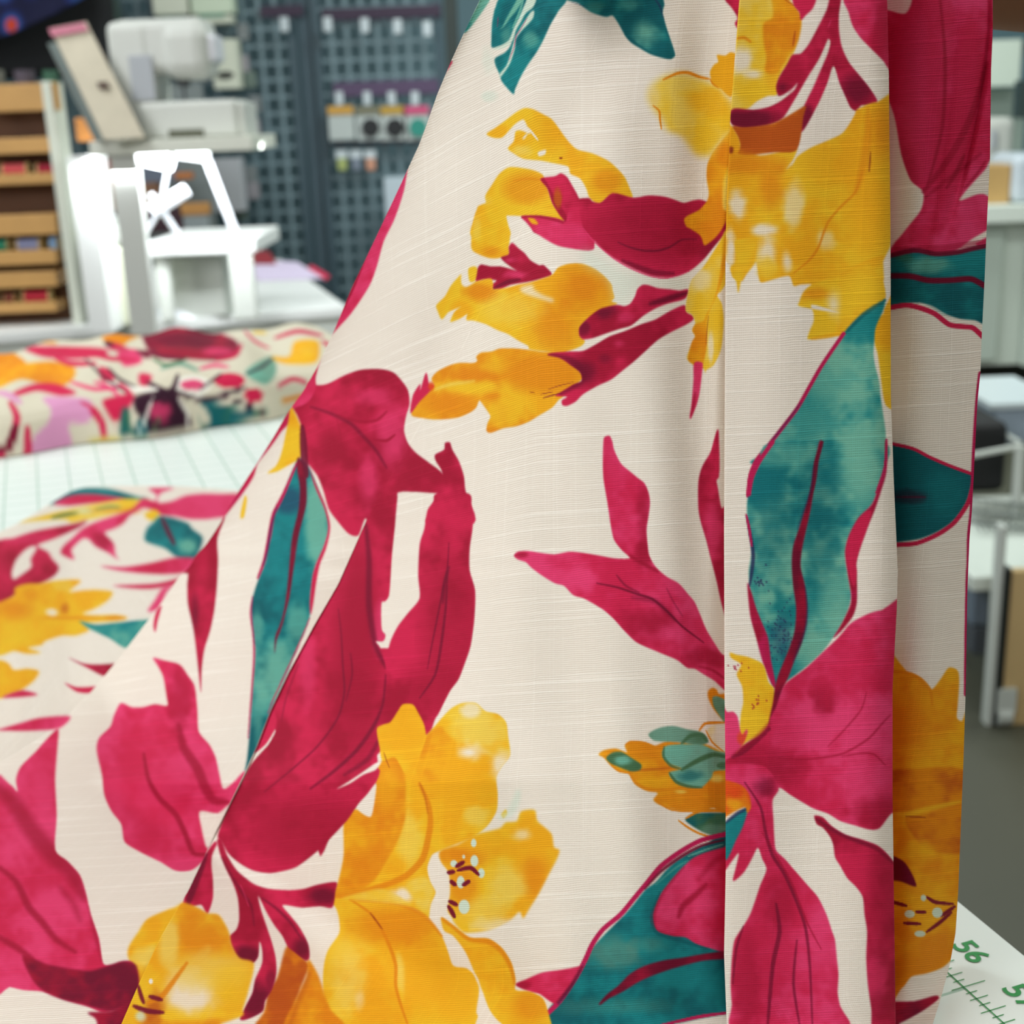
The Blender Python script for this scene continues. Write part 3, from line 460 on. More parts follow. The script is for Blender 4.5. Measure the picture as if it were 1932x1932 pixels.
F('tl/t2', "420,-20 1165,-20 1180,150 1130,300 1090,400 1020,480 960,570 920,660 910,760 930,880 950,1000 940,1080 900,1180 840,1280 760,1390 640,1500 520,1590 450,1640 410,1600 380,1450 330,1300 290,1150 270,1000 260,850 280,700 260,600 250,480 250,380 280,250 330,130")
B('td', 420, 500, 150, 420, .45); B('td', 760, 300, 130, 260, .45); B('td', 760, 700, 120, 250, .4); B('t2', 1020, 180, 110, 190, .9); B('t2', 850, 1130, 90, 260, .75); B('t2', 700, 1400, 90, 120, .8); B('t2', 500, 60, 200, 60, .5); B('t2', 430, 950, 60, 30, .2); B('nv', 480, 1300, 60, 110, .35)
for i in range(60): B('nv', random.gauss(480, 45), random.gauss(1260, 110), 5, 6, .7, False, True)
for i in range(14): B('nv', random.gauss(330, 25), random.gauss(910, 40), 6, 7, .8, False, True)
L('mg', 30, "420,-20 330,110 280,220 260,330", 1, 1, False, False)
F('mg/pd', "1180,-20 1180,150 1130,300 1090,400 1000,490 940,600 910,720 930,880 950,1000 945,1080 890,1200 830,1300 880,1260 960,1160 990,1060 990,900 985,800 1010,700 1060,560 1110,440 1150,320 1190,180 1195,-20"); F('pk', "1050,450 1000,500 940,610 915,720 935,860 970,960 990,860 985,800 1010,700 1060,560 1090,450")
L('nv', 26, "245,480 270,600 290,740 280,860 265,950", .8, 1.5); L('mg', 20, "243,470 262,560 280,680", .9); F('mg/pd', "250,930 280,1000 310,1100 350,1200 390,1300 410,1450 440,1600 430,1640 390,1560 350,1450 310,1300 270,1150")
L('mg', 22, "1190,-40 1180,150 1120,320", .9)
F('pd/mr', "735,-20 755,-20 720,120 700,280 680,420 650,560 620,700 610,820 640,950 655,1080 650,1200 620,1330 570,1450 530,1560 490,1650 450,1800 430,1940 370,1940 420,1700 460,1550 530,1380 570,1250 580,1100 560,950 550,800 560,680 600,560 640,430 680,300 700,150")
V('B', 1360, 440, 520); L('mr', 34, "712,1465 670,1600 650,1750 600,1960", .9, 1.5)
V('B', 1340, 840, 540); L('nv', 12, "700,140 680,300 640,420 590,560", .5, 3); L('nv', 14, "640,950 655,1100 640,1250 560,1460", .5, 3)
V('B', 1340, 1300, 540, 1651)
V('B')
F('pk/pl', "1583,1202 1605,1176 1636,1159 1664,1151 1720,1147 1720,1530 1684,1533 1660,1562 1641,1565 1615,1558 1585,1549 1562,1535 1536,1526 1513,1513 1490,1499 1469,1486 1440,1500 1400,1480 1369,1476 1340,1470 1340,1428 1369,1428 1386,1419 1398,1409 1431,1388 1448,1370 1456,1350 1464,1335 1474,1305 1485,1287 1519,1262 1552,1231")
B('pd', 1555, 1325, 25, 35, .7); B('pk', 1600, 1250, 70, 60, .7); B('pd', 1650, 1530, 40, 25, .6); B('pl', 1640, 1470, 40, 30, .6); B('pd', 1440, 1440, 60, 30, .7); B('pk', 1480, 1380, 50, 40, .6)
V('B', 1340, 1300, 540, 1651)
F('pk/pl', "395,568 360,640 365,760 370,860 380,930 430,980 490,1050 560,1130 620,1200 670,1300 700,1390 720,1450 730,1550 740,1650 735,1750 750,1830 790,1990 150,1990 125,1820 118,1700 125,1560 140,1450 190,1370 230,1300 260,1220 290,1130 325,1040 300,980 275,915 240,980 200,1050 160,1092 130,1105 150,1020 165,945 120,1000 80,1055 60,1040 60,960 130,870 180,780 220,690 215,620 180,570 100,530 0,500 0,440 300,440")
B('pk', 400, 1500, 160, 300, .6); B('pd', 400, 1250, 60, 120, .5); B('pd', 200, 1700, 60, 200, .4); B('pl', 640, 1400, 50, 150, .5)
for s_, w_ in (("130,390 200,350 340,230", 34), ("200,540 290,680 320,830 360,960 430,1070 500,1230 550,1380 575,1600 590,1960", 20), ("380,1240 400,1400 360,1600 330,1960", 26), ("300,830 380,960 470,1120 560,1350 640,1500", 12), ("390,400 560,405 740,380 830,340 920,280 1000,190 1040,150", 12), ("760,390 880,370 950,380 1010,440", 10), ("900,20 870,120 760,250 680,330", 9), ("190,1370 150,1500 130,1700", 14), ("500,1450 480,1700 520,1960", 16)):
    L('pd' if w_ < 13 else 'mr', w_, s_, .7, 2)
B('mr', 300, 560, 60, 50, .6, False)
F('pk/pd', "600,730 650,740 700,790 780,840 880,870 960,900 1010,940 1060,1000 1120,1100 1120,1990 945,1990 930,1850 910,1700 900,1550 905,1400 890,1300 880,1200 840,1140 790,1090 750,1020 720,970 710,900 690,850 650,800 615,780")
B('pl', 960, 1700, 60, 200, .4); L('mr', 26, "615,750 720,820 860,880 960,920 1050,1000", .7, 4, True); B('pd', 1000, 1200, 60, 300, .4)
F('tl/td', "60,800 180,700 218,688 190,790 150,870 95,985 60,940"); L('nv', 22, "90,770 160,715 215,690", .7, 2)
V('B', 1100, 1200, 400)
F('yl/yo', "1340,150 1400,170 1500,190 1620,240 1660,300 1690,420 1740,480 1730,600 1700,740 1680,820 1600,910 1500,960 1440,1010 1390,1070 1420,960 1430,800 1440,700 1460,600 1450,460 1400,350 1440,260 1350,200")
for cx, cy, r in ((1400, 280, 45), (1550, 620, 45)):
    for i in range(11): B('pd', random.gauss(cx, r), random.gauss(cy, r*.6), 7, 8, .8, False, True)
F('pl/pk', "1230,560 1280,630 1310,690 1370,690 1410,740 1430,850 1450,900 1490,850 1500,880 1470,960 1410,1050 1300,1130 1230,1130"); B('rd', 1450, 930, 30, 40, .7)
L('pd', 50, "1380,1080 1500,1000 1620,900 1700,800", .6, 6)
F('og/rd', "1230,1330 1400,1340 1480,1390 1520,1460 1530,1560 1495,1615 1480,1560 1400,1590 1300,1650 1230,1700"); B('rd', 1400, 1420, 60, 50, .8); B('yo', 1360, 1520, 60, 40, .8)
# ---- recessed section right of the pleat
V('C')
F('pk/pl', "1640,-30 1900,-30 1900,470 1839,459 1815,466 1790,478 1740,482 1690,484 1640,484")
B('pk', 1760, 200, 60, 220, .8); B('pl', 1725, 200, 26, 120, .5); B('pd', 1700, 330, 20, 60, .4)
F('cr', "1660,180 1686,215 1700,290 1718,340 1742,362 1738,395 1715,425 1690,455 1660,470", 1); L('pd', 13, "1742,362 1790,300 1832,220 1862,120", .6, 3); L('pd', 9, "1746,372 1800,330 1850,290", .5, 3); L('pd', 7, "1772,-20 1783,110 1778,240 1750,350", .7, 3)  # the dark diagonal strokes paint crease shading into the cloth colour
V('C', 1650, 0, 282)
F('cr', "60,-40 470,-40 400,175 170,130 60,100", 1); 
V('C', 1782, 300, 150)
F('cr', "350,1000 500,800 620,660 800,460 1000,240 1100,40 1250,-100 1250,950 1050,900 950,850 800,860 600,930 450,990", .6)
L('pd', 100, "480,-100 300,300 50,700", .8, 3); L('pd', 70, "1000,50 800,350 500,700", .6, 2)
V('C'); F('cr', "1815,466 1834,451 1861,435 1900,410 1900,440 1861,448 1839,460"); L('pd', 12, "1690,470 1780,468 1860,455", .5, 3)
V('C', 1360, 440, 520)
F('td/tl', "1100,190 1260,150 1380,130 1500,150 1640,140 1760,120 1990,80 1990,660 1780,612 1660,600 1560,570 1480,520 1400,490 1300,490 1100,520"); B('t2', 1480, 220, 150, 50, .7); B('gr', 1280, 170, 60, 30, .4)
L('mr', 40, "1100,300 1320,300 1450,330 1600,330 1740,320 1800,340 1930,420", 1, 2, False, False); L('mr', 34, "1100,180 1350,120 1500,145 1650,135 1780,105 1960,70", .95, 2, False, False)
L('cr', 16, "1390,490 1480,515 1580,575 1700,615 1790,620 1830,650", .7, 2); L('pk', 36, "1100,540 1290,505 1400,525 1500,565 1600,640 1700,655 1770,665 1850,740", 1, 1, False, False)
V('C', 1340, 840, 540)
F('td', "1150,-30 1230,-15 1350,20 1480,80 1620,140 1765,190 1760,280 1720,400 1640,510 1540,580 1420,630 1260,655 1150,660"); B('tl', 1600, 330, 120, 140, .4); B('pu', 1330, 350, 110, 40, .5); L('mr', 14, "1260,350 1450,350", .6, 2)
L('pk', 22, "1150,-25 1360,20 1480,80 1620,140 1770,195", 1, 1, False, False); L('pk', 30, "1150,680 1280,672 1400,660 1540,600 1650,520 1740,390 1775,260", 1, 1, False, False)
V('C'); L('mg', 9, "1850,705 1844,760 1838,860 1834,960 1829,1010 1828,1060 1826,1100 1824,1200 1823,1310", 1, 1, False, False)
V('C', 1340, 1300, 540, 1651)
F('yo/og', "980,-116 1136,-99 1213,-64 1273,4 1333,-64 1376,-124 1427,-107 1436,-39 1427,98 1423,166 1453,185 1500,150 1490,1250 1430,1500 1350,1600 1250,1640 1160,1660 1100,1730 980,1750")
B('og', 1150, 200, 150, 150, .5); L('og', 22, "980,-110 1136,-92 1213,-56 1270,10 1280,90", .9, 2)
F('og/bt', "980,490 1200,460 1400,450 1500,500 1500,640 1300,700 1200,720 980,720", 1.5); F('og/bt', "1130,740 1250,720 1500,650 1500,930 1300,940 1200,880 1140,800", 1.5); B('bt', 1180, 600, 160, 70, .4)
L('yl', 30, "1040,720 1140,720 1260,690 1440,650", .6, 4); B('yl', 1150, 980, 100, 90, .6); B('cr', 1180, 1660, 150, 60, .7); B('y3', 1100, 1350, 60, 30, .9); B('og', 1300, 1500, 120, 90, .6); L('br', 9, "1130,735 1240,740", .8)
F('mr', "1020,960 1110,990 1160,1060 1188,1140 1100,1110 1020,1090")
for s_ in ("1040,1225 1130,1250", "1190,1285 1240,1287", "1250,1200 1300,1230 1400,1240", "1410,1255 1330,1310", "1390,1290 1320,1350 1250,1400", "1120,1350 1210,1355"): L('mr', 22, s_, .9)
for a in ((1230,1205,16,18),(1150,1298,30,22),(1310,1290,30,30),(1210,1412,32,18)): B('mt', *a, .95, False, True)
F('mr/pd', "1000,1815 1180,1800 1300,1768 1315,1790 1220,1860 1090,1930 1000,1960")
# ---- the other floral fabric, folded at the back
V('K', 0, 580, 620)
for c_, s_ in (('og', "600,170 720,140 820,128 820,165 760,195 720,222 640,212"), ('pd/mr', "830,130 900,105 1040,98 1060,120 1200,120 1340,170 1400,210 1400,280 1300,312 1100,302 900,270 850,210"),
    ('pk', "130,232 330,230 600,240 625,280 450,302 250,290"), ('yo/og', "-10,260 60,258 155,330 80,400 -10,430"), ('og/yo', "110,340 300,318 435,350 430,420 330,470 130,420 -10,475 -10,430"),
    ('pk', "80,500 200,450 330,448 450,500 360,520 220,490 100,520"), ('or_', "250,530 400,528 520,540 565,620 500,680 400,690 420,830 180,860 200,760 280,680 300,600"),
    ('pk', "610,540 785,508 765,580 680,680 620,600"), ('pk', "580,350 650,368 670,430 600,432"), ('pk', "820,388 892,400 870,462 820,450"), ('pk/pl', "690,260 800,248 835,320 730,345"),
    ('pu', "800,520 1000,478 1060,540 1125,700 1000,745 860,755 820,640 790,600"), ('gr/td', "715,600 760,600 765,755 705,765"), ('td/gr', "760,745 840,640 880,760 790,775"),
    ('td/gr', "1190,560 1400,588 1580,618 1570,640 1400,690 1190,722"), ('kc', "1140,560 1235,620 1222,705 1180,680"), ('pd/mr', "1230,200 1330,190 1300,240 1230,250"), ('g2/t2', "1440,390 1500,330 1600,288 1625,380 1560,455"),
    ('yo/yl', "1600,288 1700,290 1735,200 1870,198 1860,322 1700,334 1620,312"), ('pk', "650,250 620,200 700,215 760,250"), ('mr', "800,250 870,260 880,300 840,290")):
    F(c_, s_, 1.5)
B('mr', 1050, 190, 130, 30, .9, False); B('mr', 1190, 200, 60, 30, .8, False); B('pl', 1300, 260, 70, 20, .7, False)
for a in ((1350,430,90,45),(1490,515,60,40)): B('pk', *a, 1, False, True)
B('wh', 1130, 460, 110, 60, .9, False, True); B('pl', 1130, 455, 70, 32, .9, False, True); B('pl', 940, 610, 45, 40, .8, False)
for c_, w_, s_ in (('pk', 46, "60,560 100,650 60,800 0,900"), ('pk', 50, "160,700 165,850 150,900"), ('pk', 46, "540,610 600,680 612,770"), ('pu', 30, "1000,480 1150,535 1300,515 1440,470"), ('pu', 22, "1290,520 1450,570 1560,625"), ('pu', 34, "870,440 1000,500 1045,400"),
    ('pk', 26, "1620,180 1750,140 1890,165"), ('pk', 30, "300,240 500,260 650,300 800,310"), ('pu', 18, "640,360 700,420 800,470"), ('pl', 26, "420,440 560,480 700,470"), ('pk', 24, "1270,310 1380,280 1420,220"), ('og', 20, "0,200 200,198 330,208"),
    ('wh', 30, "640,440 780,480 920,480"), ('pu', 26, "620,210 660,220"), ('wh', 20, "1050,540 1110,640 1090,720"), ('gr', 16, "940,640 900,740"), ('g2', 26, "950,360 1060,330 1160,370"), ('ol', 26, "430,830 560,800 700,770 780,760"), ('mr', 60, "-20,860 60,800 90,700"),
    ('pk', 16, "1440,140 1500,200 1580,240"), ('yl', 16, "1490,145 1560,150")): L(c_, w_, s_, .9, 2)
for c_, w_, s_ in (('pk', 34, "330,300 420,330 560,330"), ('or_', 40, "120,560 60,520 0,500"), ('pu', 14, "500,300 600,400 740,500"), ('pk', 24, "480,560 560,600 600,650"), ('gr', 20, "900,300 980,340 1100,300"), ('pu', 20, "1140,700 1060,600 1000,500"), ('wh', 18, "900,520 860,640 820,730"),
    ('pk', 30, "700,450 760,500 740,560"), ('pl', 24, "1180,360 1260,340 1340,350"), ('td', 30, "1300,590 1380,640 1480,630"), ('pu', 16, "1450,390 1540,350 1600,300"), ('pu', 16, "1180,480 1260,420 1300,390"), ('mr', 30, "850,260 960,290 1080,300"), ('mr', 24, "1100,130 1200,150 1280,170"),
    ('pk', 30, "1640,460 1720,420 1800,440"), ('og', 26, "1650,560 1750,520 1830,540"), ('g2', 24, "1700,620 1800,600"), ('pk', 30, "1900,200 2000,260 2100,240"), ('pu', 24, "930,700 1000,690 1070,730"), ('pu', 22, "840,560 900,540 980,560"), ('kc', 20, "230,600 160,650 120,720"), ('pl', 26, "560,440 640,470 700,520")): L(c_, w_, s_, .9, 2)
def sample(k, px, py):
    c = CV[k]; x = np.clip(px-.5, 0, N-1.001); y = np.clip(py-.5, 0, N-1.001); xi = x.astype(int); yi = y.astype(int)
    fx = (x-xi)[..., None]; fy = (y-yi)[..., None]
    v = (c[yi, xi]*(1-fx)+c[yi, xi+1]*fx)*(1-fy)+(c[yi+1, xi]*(1-fx)+c[yi+1, xi+1]*fx)*fy
    return lin(v).astype(np.float32)
# ------------------------------------------------------------------ the printed fabric held up over the table
def curve(poly, y):
    return np.interp(y, [p[1] for p in poly], [p[0] for p in poly])
def cloth_mesh(name, P, colr, uv, m):
    R, C = P.shape[:2]; idx = np.arange(R*C).reshape(R, C)
    f = np.stack([idx[:-1, :-1], idx[1:, :-1], idx[1:, 1:], idx[:-1, 1:]], -1).reshape(-1, 4)
    return P.reshape(-1, 3), f, colr.reshape(-1, 3), uv.reshape(-1, 2)
def make(name, parts, m):
    off = 0; V_, F_, C_, U_ = [], [], [], []
    for v, f, c, u in parts:
        V_.append(v); F_.append(f+off); C_.append(c); U_.append(u); off += len(v)
    v = np.concatenate(V_).astype(np.float32); f = np.concatenate(F_).astype(np.int32); c = np.concatenate(C_); u = np.concatenate(U_)
    me = bpy.data.meshes.new(name); me.vertices.add(len(v)); me.vertices.foreach_set('co', v.ravel())
    me.loops.add(f.size); me.loops.foreach_set('vertex_index', f.ravel())
    me.polygons.add(len(f)); me.polygons.foreach_set('loop_start', np.arange(0, f.size, 4, dtype=np.int32))
    me.polygons.foreach_set('loop_total', np.full(len(f), 4, np.int32)); me.update(calc_edges=True)
    ca = me.color_attributes.new('print', 'FLOAT_COLOR', 'POINT'); cc = np.ones((len(v), 4), np.float32); cc[:, :3] = c
    ca.data.foreach_set('color', cc.ravel())
    ua = me.attributes.new('weave', 'FLOAT_VECTOR', 'POINT'); uu = np.zeros((len(v), 3), np.float32); uu[:, :2] = u
    ua.data.foreach_set('vector', uu.ravel())
    me.shade_smooth(); me.materials.append(m)
    o = bpy.data.objects.new(name, me); COL.objects.link(o); return o

def fabric_material(name, amp=1.0, transl=0.18):
    m = bpy.data.materials.new(name); m.use_nodes = True; nt = m.node_tree; nd, lk = nt.nodes, nt.links
    b = nd['Principled BSDF']; b.inputs['Roughness'].default_value = 0.82; b.inputs['Specular IOR Level'].default_value = 0.15
    at = nd.new('ShaderNodeAttribute'); at.attribute_name = 'print'; uv = nd.new('ShaderNodeAttribute'); uv.attribute_name = 'weave'
    def mth(op, a, b_=None, c=None):
        n = nd.new('ShaderNodeMath'); n.operation = op
        for i, q in enumerate((a, b_, c)):
            if q is None: continue
            if isinstance(q, (int, float)): n.inputs[i].default_value = q
            else: lk.new(q, n.inputs[i])
        return n.outputs[0]
    sep = nd.new('ShaderNodeSeparateXYZ'); lk.new(uv.outputs['Vector'], sep.inputs[0])
    u, v = sep.outputs[0], sep.outputs[1]
    # threads: pitch 0.66 mm weft, 0.52 mm warp
    wob = nd.new('ShaderNodeTexNoise'); wob.inputs['Scale'].default_value = 60; lk.new(uv.outputs['Vector'], wob.inputs['Vector'])
    vv = mth('ADD', v, mth('MULTIPLY', wob.outputs['Fac'], 0.0022))
    weft = mth('MULTIPLY', mth('ADD', mth('SINE', mth('MULTIPLY', vv, 2*math.pi/0.00066)), 1.0), 0.5)
    warp = mth('MULTIPLY', mth('ADD', mth('SINE', mth('MULTIPLY', u, 2*math.pi/0.00052)), 1.0), 0.5)
    th = mth('MULTIPLY', mth('MAXIMUM', weft, mth('MULTIPLY', warp, 0.75)), 1.0)
    # slubs: thicker stretches of yarn running along the weft and the warp
    def slub(sx, sy, seed, lo, hi):
        mp = nd.new('ShaderNodeMapping'); mp.inputs['Scale'].default_value = (sx, sy, 1); mp.inputs['Location'].default_value = (seed, seed*2, 0)
        lk.new(uv.outputs['Vector'], mp.inputs['Vector'])
        n = nd.new('ShaderNodeTexNoise'); n.inputs['Scale'].default_value = 1; n.inputs['Detail'].default_value = 2; lk.new(mp.outputs[0], n.inputs['Vector'])
        r = nd.new('ShaderNodeMapRange'); r.inputs[1].default_value = lo; r.inputs[2].default_value = hi; lk.new(n.outputs['Fac'], r.inputs[0]); return r.outputs[0]
    s1 = slub(11, 1100, 3.1, 0.56, 0.68); s2 = slub(1000, 10, 8.3, 0.58, 0.70)
    h = mth('ADD', mth('MULTIPLY', th, 0.5), mth('MULTIPLY', mth('ADD', s1, mth('MULTIPLY', s2, 0.5)), 0.5))
    gain = mth('ADD', 1.0-0.27*amp, mth('MULTIPLY', th, 0.32*amp))
    gain = mth('ADD', gain, mth('MULTIPLY', mth('ADD', s1, mth('MULTIPLY', s2, 0.45)), 0.10*amp))
    cg = nd.new('ShaderNodeCombineXYZ')   # the gaps between the threads are warmer than the yarn
    for i_, pw in enumerate((0.78, 1.0, 1.2)): lk.new(mth('POWER', gain, pw), cg.inputs[i_])
    vm = nd.new('ShaderNodeVectorMath'); vm.operation = 'MULTIPLY'; lk.new(at.outputs['Color'], vm.inputs[0]); lk.new(cg.outputs[0], vm.inputs[1])
    lk.new(vm.outputs[0], b.inputs['Base Color'])
    bp = nd.new('ShaderNodeBump'); bp.inputs['Strength'].default_value = 0.6*amp; bp.inputs['Distance'].default_value = 0.00025
    lk.new(h, bp.inputs['Height']); lk.new(bp.outputs[0], b.inputs['Normal'])
    tr = nd.new('ShaderNodeBsdfTranslucent'); lk.new(vm.outputs[0], tr.inputs['Color'])
    mx = nd.new('ShaderNodeMixShader'); mx.inputs[0].default_value = transl
    lk.new(b.outputs[0], mx.inputs[1]); lk.new(tr.outputs[0], mx.inputs[2]); lk.new(mx.outputs[0], nd['Material Output'].inputs['Surface'])
    return m
FAB = fabric_material('printed_slub_linen')

py = np.concatenate([np.arange(-170, -10, 8.0), np.arange(-10, 1990, 2.15)]); R = len(py)
E1 = [(1180,-170),(1150,0),(1000,400),(850,700),(693,978),(638,1102),(592,1181),(545,1268),(511,1340),(484,1410),(461,1459),(441,1500),(405,1572),(380,1628),(355,1681),(331,1720),(301,1772),(262,1856),(229,1932),(205,1990)]
E2 = [(1430,-170),(1395,0),(1390,62),(1383,155),(1378,220),(1375,300),(1371,375),(1369,470),(1366,1000),(1367,1300),(1369,1500),(1369,1650),(1366,1800),(1371,1932),(1375,1990)]
E3 = [(1650,-170),(1674,0),(1677,150),(1680,400),(1681,750),(1686,900),(1694,1080),(1692,1150),(1684,1300),(1684,1500),(1690,1932),(1692,1990)]
SL = [(1010,-170),(905,0),(893,25),(875,63),(850,118),(825,178),(805,235),(790,275),(763,333),(735,393),(705,457),(665,540),(630,625),(600,690),(572,738),(545,775),(517,823),(483,877),(445,935),(424,972),(414,990),(388,1029),(370,1047),(357,1070),(336,1091),(310,1130),(279,1171),(241,1220),(215,1254),(181,1295),(129,1353),(75,1395),(10,1435),(-70,1475),(-70,1990)]
SR = [(1868,-170),(1873,0),(1873,60),(1870,130),(1868,300),(1862,420),(1858,520),(1852,640),(1850,700),(1844,760),(1838,880),(1834,960),(1829,1020),(1825,1120),(1822,1300),(1818,1430),(1812,1580),(1808,1680),(1803,1760),(1792,1820),(1776,1880),(1760,1932),(1745,1990)]
def sm(a, k=9):
    w = np.hanning(k+2)[1:-1]; w /= w.sum(); return np.convolve(np.pad(a, k//2, mode='edge'), w, 'valid')
x1, x2, x3, xl, xr = [sm(curve(e, py)) for e in (E1, E2, E3, SL, SR)]
base = np.interp(py, [-170, 0, 600, 1300, 1932, 1990], [.392, .388, .376, .358, .338, .336])
YS = np.interp(py, [-170, 0, 400, 700, 930, 1100, 1353, 1500, 1932], [.43, .44, .475, .525, .585, .615, .63, .60, .52])
def sm2(a, win=260.0):
    """smooth along the row coordinate whatever the row spacing"""
    return np.array([np.average(a, weights=np.maximum(0, np.cos(np.clip((py-y)/win, -1, 1)*math.pi/2))**2*wrow) for y in py])
wrow = np.gradient(py)
base = sm2(base); YS = sm2(YS, 180)
fold = np.clip((py-975)/260, 0, 1)**0.8
lie = np.clip((1330-py)/130, 0, 1)
cols = []   # (px, Y, canvas)
def wave(px, py_):
    """soft vertical creases of the hanging cloth"""
    a = -0.0045*np.exp(-((px-1150-0.05*(py_-600))/110)**2)*np.clip(1.25-py_/1500, .25, 1)
    b = 0.0050*np.exp(-((px-1325)/55)**2)*np.clip(1-abs(py_-350)/900, .15, 1)
    c = 0.0030*np.exp(-((px-930+0.55*(py_-500))/70)**2)
    d = -0.0030*np.exp(-((px-1010+0.30*(py_-900))/120)**2)*np.clip((py_-500)/500, 0, 1)
    return a+b+c+d+0.0007*np.sin(px/47+py_/310)+0.0005*np.sin(px/23-py_/170)
def Ysheet(px):
    s = np.clip((px-xl)/(x2-xl), 0, 1)
    y = base+(YS-base)*(1-s)**2.1
    yc = y+wave(px, py)
    return yc
# left silhouette: the cloth turns away behind itself
for t in np.linspace(1, 0.12, 7):
    cols.append((xl+14*np.sin(t*1.4)*lie-3*t*(1-lie), Ysheet(xl)+0.016*t**1.5*lie, 'E', .0035-.002*t))
nA = 215
for t in np.linspace(0, 1, nA):
    px = xl+(x1-xl)*t; e = fold*34*np.clip((t-0.8)/0.2, 0, 1)**2
    cols.append((px+e, Ysheet(px)-0.004*np.exp(-t*14)*(1-fold)+fold*0.011*np.clip((t-0.45)/0.55, 0, 1)**1.6, 'E', .0035))
for t, k in ((.3, 'E'), (.55, 'E'), (.75, 'A'), (.9, 'A')):
    cols.append((x1+fold*34*(1-t)**1.3*np.cos(t*.6), Ysheet(x1)+fold*(0.012-0.0135*t), k, .0035+.005*t**.7))
nB = 510
for t in np.linspace(0, 1, nB):
    px = x1+(x2+20-x1)*t
    q = fold*(0.0018-0.004*np.sin(np.clip(t*7, 0, math.pi)))*np.clip(1-t*2.2, 0, 1)
    cols.append((px, Ysheet(px)+q+0.006*np.clip((t-0.93)/0.07, 0, 1)**2, 'A', .0035+.005*max(0, 1-t*3)))
bA = Ysheet(x2+20)
for dx, w, k in ((24, 0.25, 'A'), (22, .45, 'A'), (14, .62, 'A'), (6, .75, 'B'), (1.5, .86, 'B'), (0, .94, 'B')):
    cols.append((x2+dx, (bA+0.006)*(1-w)+(base-0.0115)*w, k, .0035+.007*w))
for t in np.linspace(0.004, 0.996, 165):
    px = x2+(x3-x2)*t
    cols.append((px, base-0.0125-0.0070*t**0.8+0.0045*max(0, 2*t-1)**7+0.0007*np.sin(t*9+py/420)+0.0006*np.sin(t*5-py/260), 'B', .0105))
for dx, w, k in ((0, .06, 'B'), (-1.5, .2, 'B'), (-8, .42, 'B'), (-18, .62, 'C'), (-26, .82, 'C')):
    cols.append((x3+dx, (base-0.010)*(1-w)+(base+0.020)*w, k, .0105-.007*w))
def CF(px):
    """two soft diagonal folds near the top of the recessed section"""
    out = 0
    for x0, x1_, y1_, a, w in ((1868, 1790, 420, .0035, 9), (1800, 1735, 520, .0022, 14)):
        xx = x0+(x1_-x0)*(np.clip(py, 0, 600)/y1_)**1.6*(py > 0); out = out+a*np.exp(-((px-xx)/w)**2)*np.clip((y1_+60-py)/160, 0, 1)
    return out
for t in np.linspace(0, 1, 105):
    px = x3-26+(xr-x3+26)*t
    cols.append((px, base+0.020-0.011*np.sin(math.pi*t**0.8)**1.2+0.0012*np.sin(px/26+py/240)*np.clip(1-py/900, .2, 1)+CF(px), 'C', .0035))
for t in np.linspace(0.15, 1, 6):
    cols.append((xr-16*t**1.6, base+0.020+0.013*t, 'C', .0035-.0022*t))
PX = np.stack([c[0] for c in cols], 1); YY = np.stack([c[1] for c in cols], 1); PY = np.repeat(py[:, None], PX.shape[1], 1)
# rest on the mat where the sheet reaches it
HZ = np.array([c[3] for c in cols])
g_ = ray(PX, PY); g = (CAM+g_*((MATZ+HZ[None]-CAMZ)/g_[..., 2])[..., None])[..., 1]; g = np.where(ray(PX, PY)[..., 2] > -0.02, 9.0, g)
k_ = 0.012; hmix = np.clip(0.5+0.5*(g-YY)/k_, 0, 1); YY = g*(1-hmix)+YY*hmix-k_*hmix*(1-hmix)
P = Q(PX, PY, YY)
ks = [c[2] for c in cols]; CC = np.zeros(P.shape, np.float32)
for k in 'EABC':
    j = np.array([i for i, q in enumerate(ks) if q == k]); CC[:, j] = sample(k, PX[:, j], PY[:, j])
j0 = 7+nA+4+nB
du = np.linalg.norm(np.diff(P, axis=1), axis=2); U = np.concatenate([np.zeros((R, 1)), np.cumsum(du, 1)], 1); U = U-U[:, j0:j0+1]
dv = np.linalg.norm(np.diff(P, axis=0), axis=2); Vv = np.concatenate([np.zeros((1, P.shape[1])), np.cumsum(dv, 0)], 0)
r0 = int(np.argmin(abs(py-900))); Vv = Vv-Vv[r0:r0+1]
Vv = Vv[:, j0:j0+1]+0.05*U+0.22*np.minimum(0, U+0.075)*np.clip((1250-PY)/900, 0, 1)
kk = 41; Uc = U.copy()
main = cloth_mesh('f', P, CC, np.stack([Uc, Vv], -1), None)
# flat end lying on the mat
lx = np.linspace(-90, 560, 230); top = sm(np.interp(lx, [-90, 0, 35, 90, 130, 160, 280, 350, 445, 560], [1052, 1003, 987, 953, 928, 918, 916, 918, 925, 935]), 11)
tt = np.linspace(0, 1, 200)[:, None]; PX2 = np.repeat(lx[None], 200, 0); PY2 = top[None]+(1500-top[None])*tt
hz = 0.0006+0.0035*np.clip(tt*12, 0, 1)*(0.35+0.35*np.sin(PX2/70+PY2/110)+0.3*np.sin(PX2/160-PY2/60))*np.clip((1380-PY2)/200, 0, 1)*np.clip((520-PX2)/200, 0, 1)
P2 = G(PX2, PY2, MATZ+0.001); r_ = ray(PX2, PY2); P2 = CAM+r_*(((MATZ+0.001+np.clip(hz, 0, .004))-CAMZ)/r_[..., 2])[..., None]
du = np.linalg.norm(np.diff(P2, axis=1), axis=2); U2 = np.concatenate([np.zeros((200, 1)), np.cumsum(du, 1)], 1)
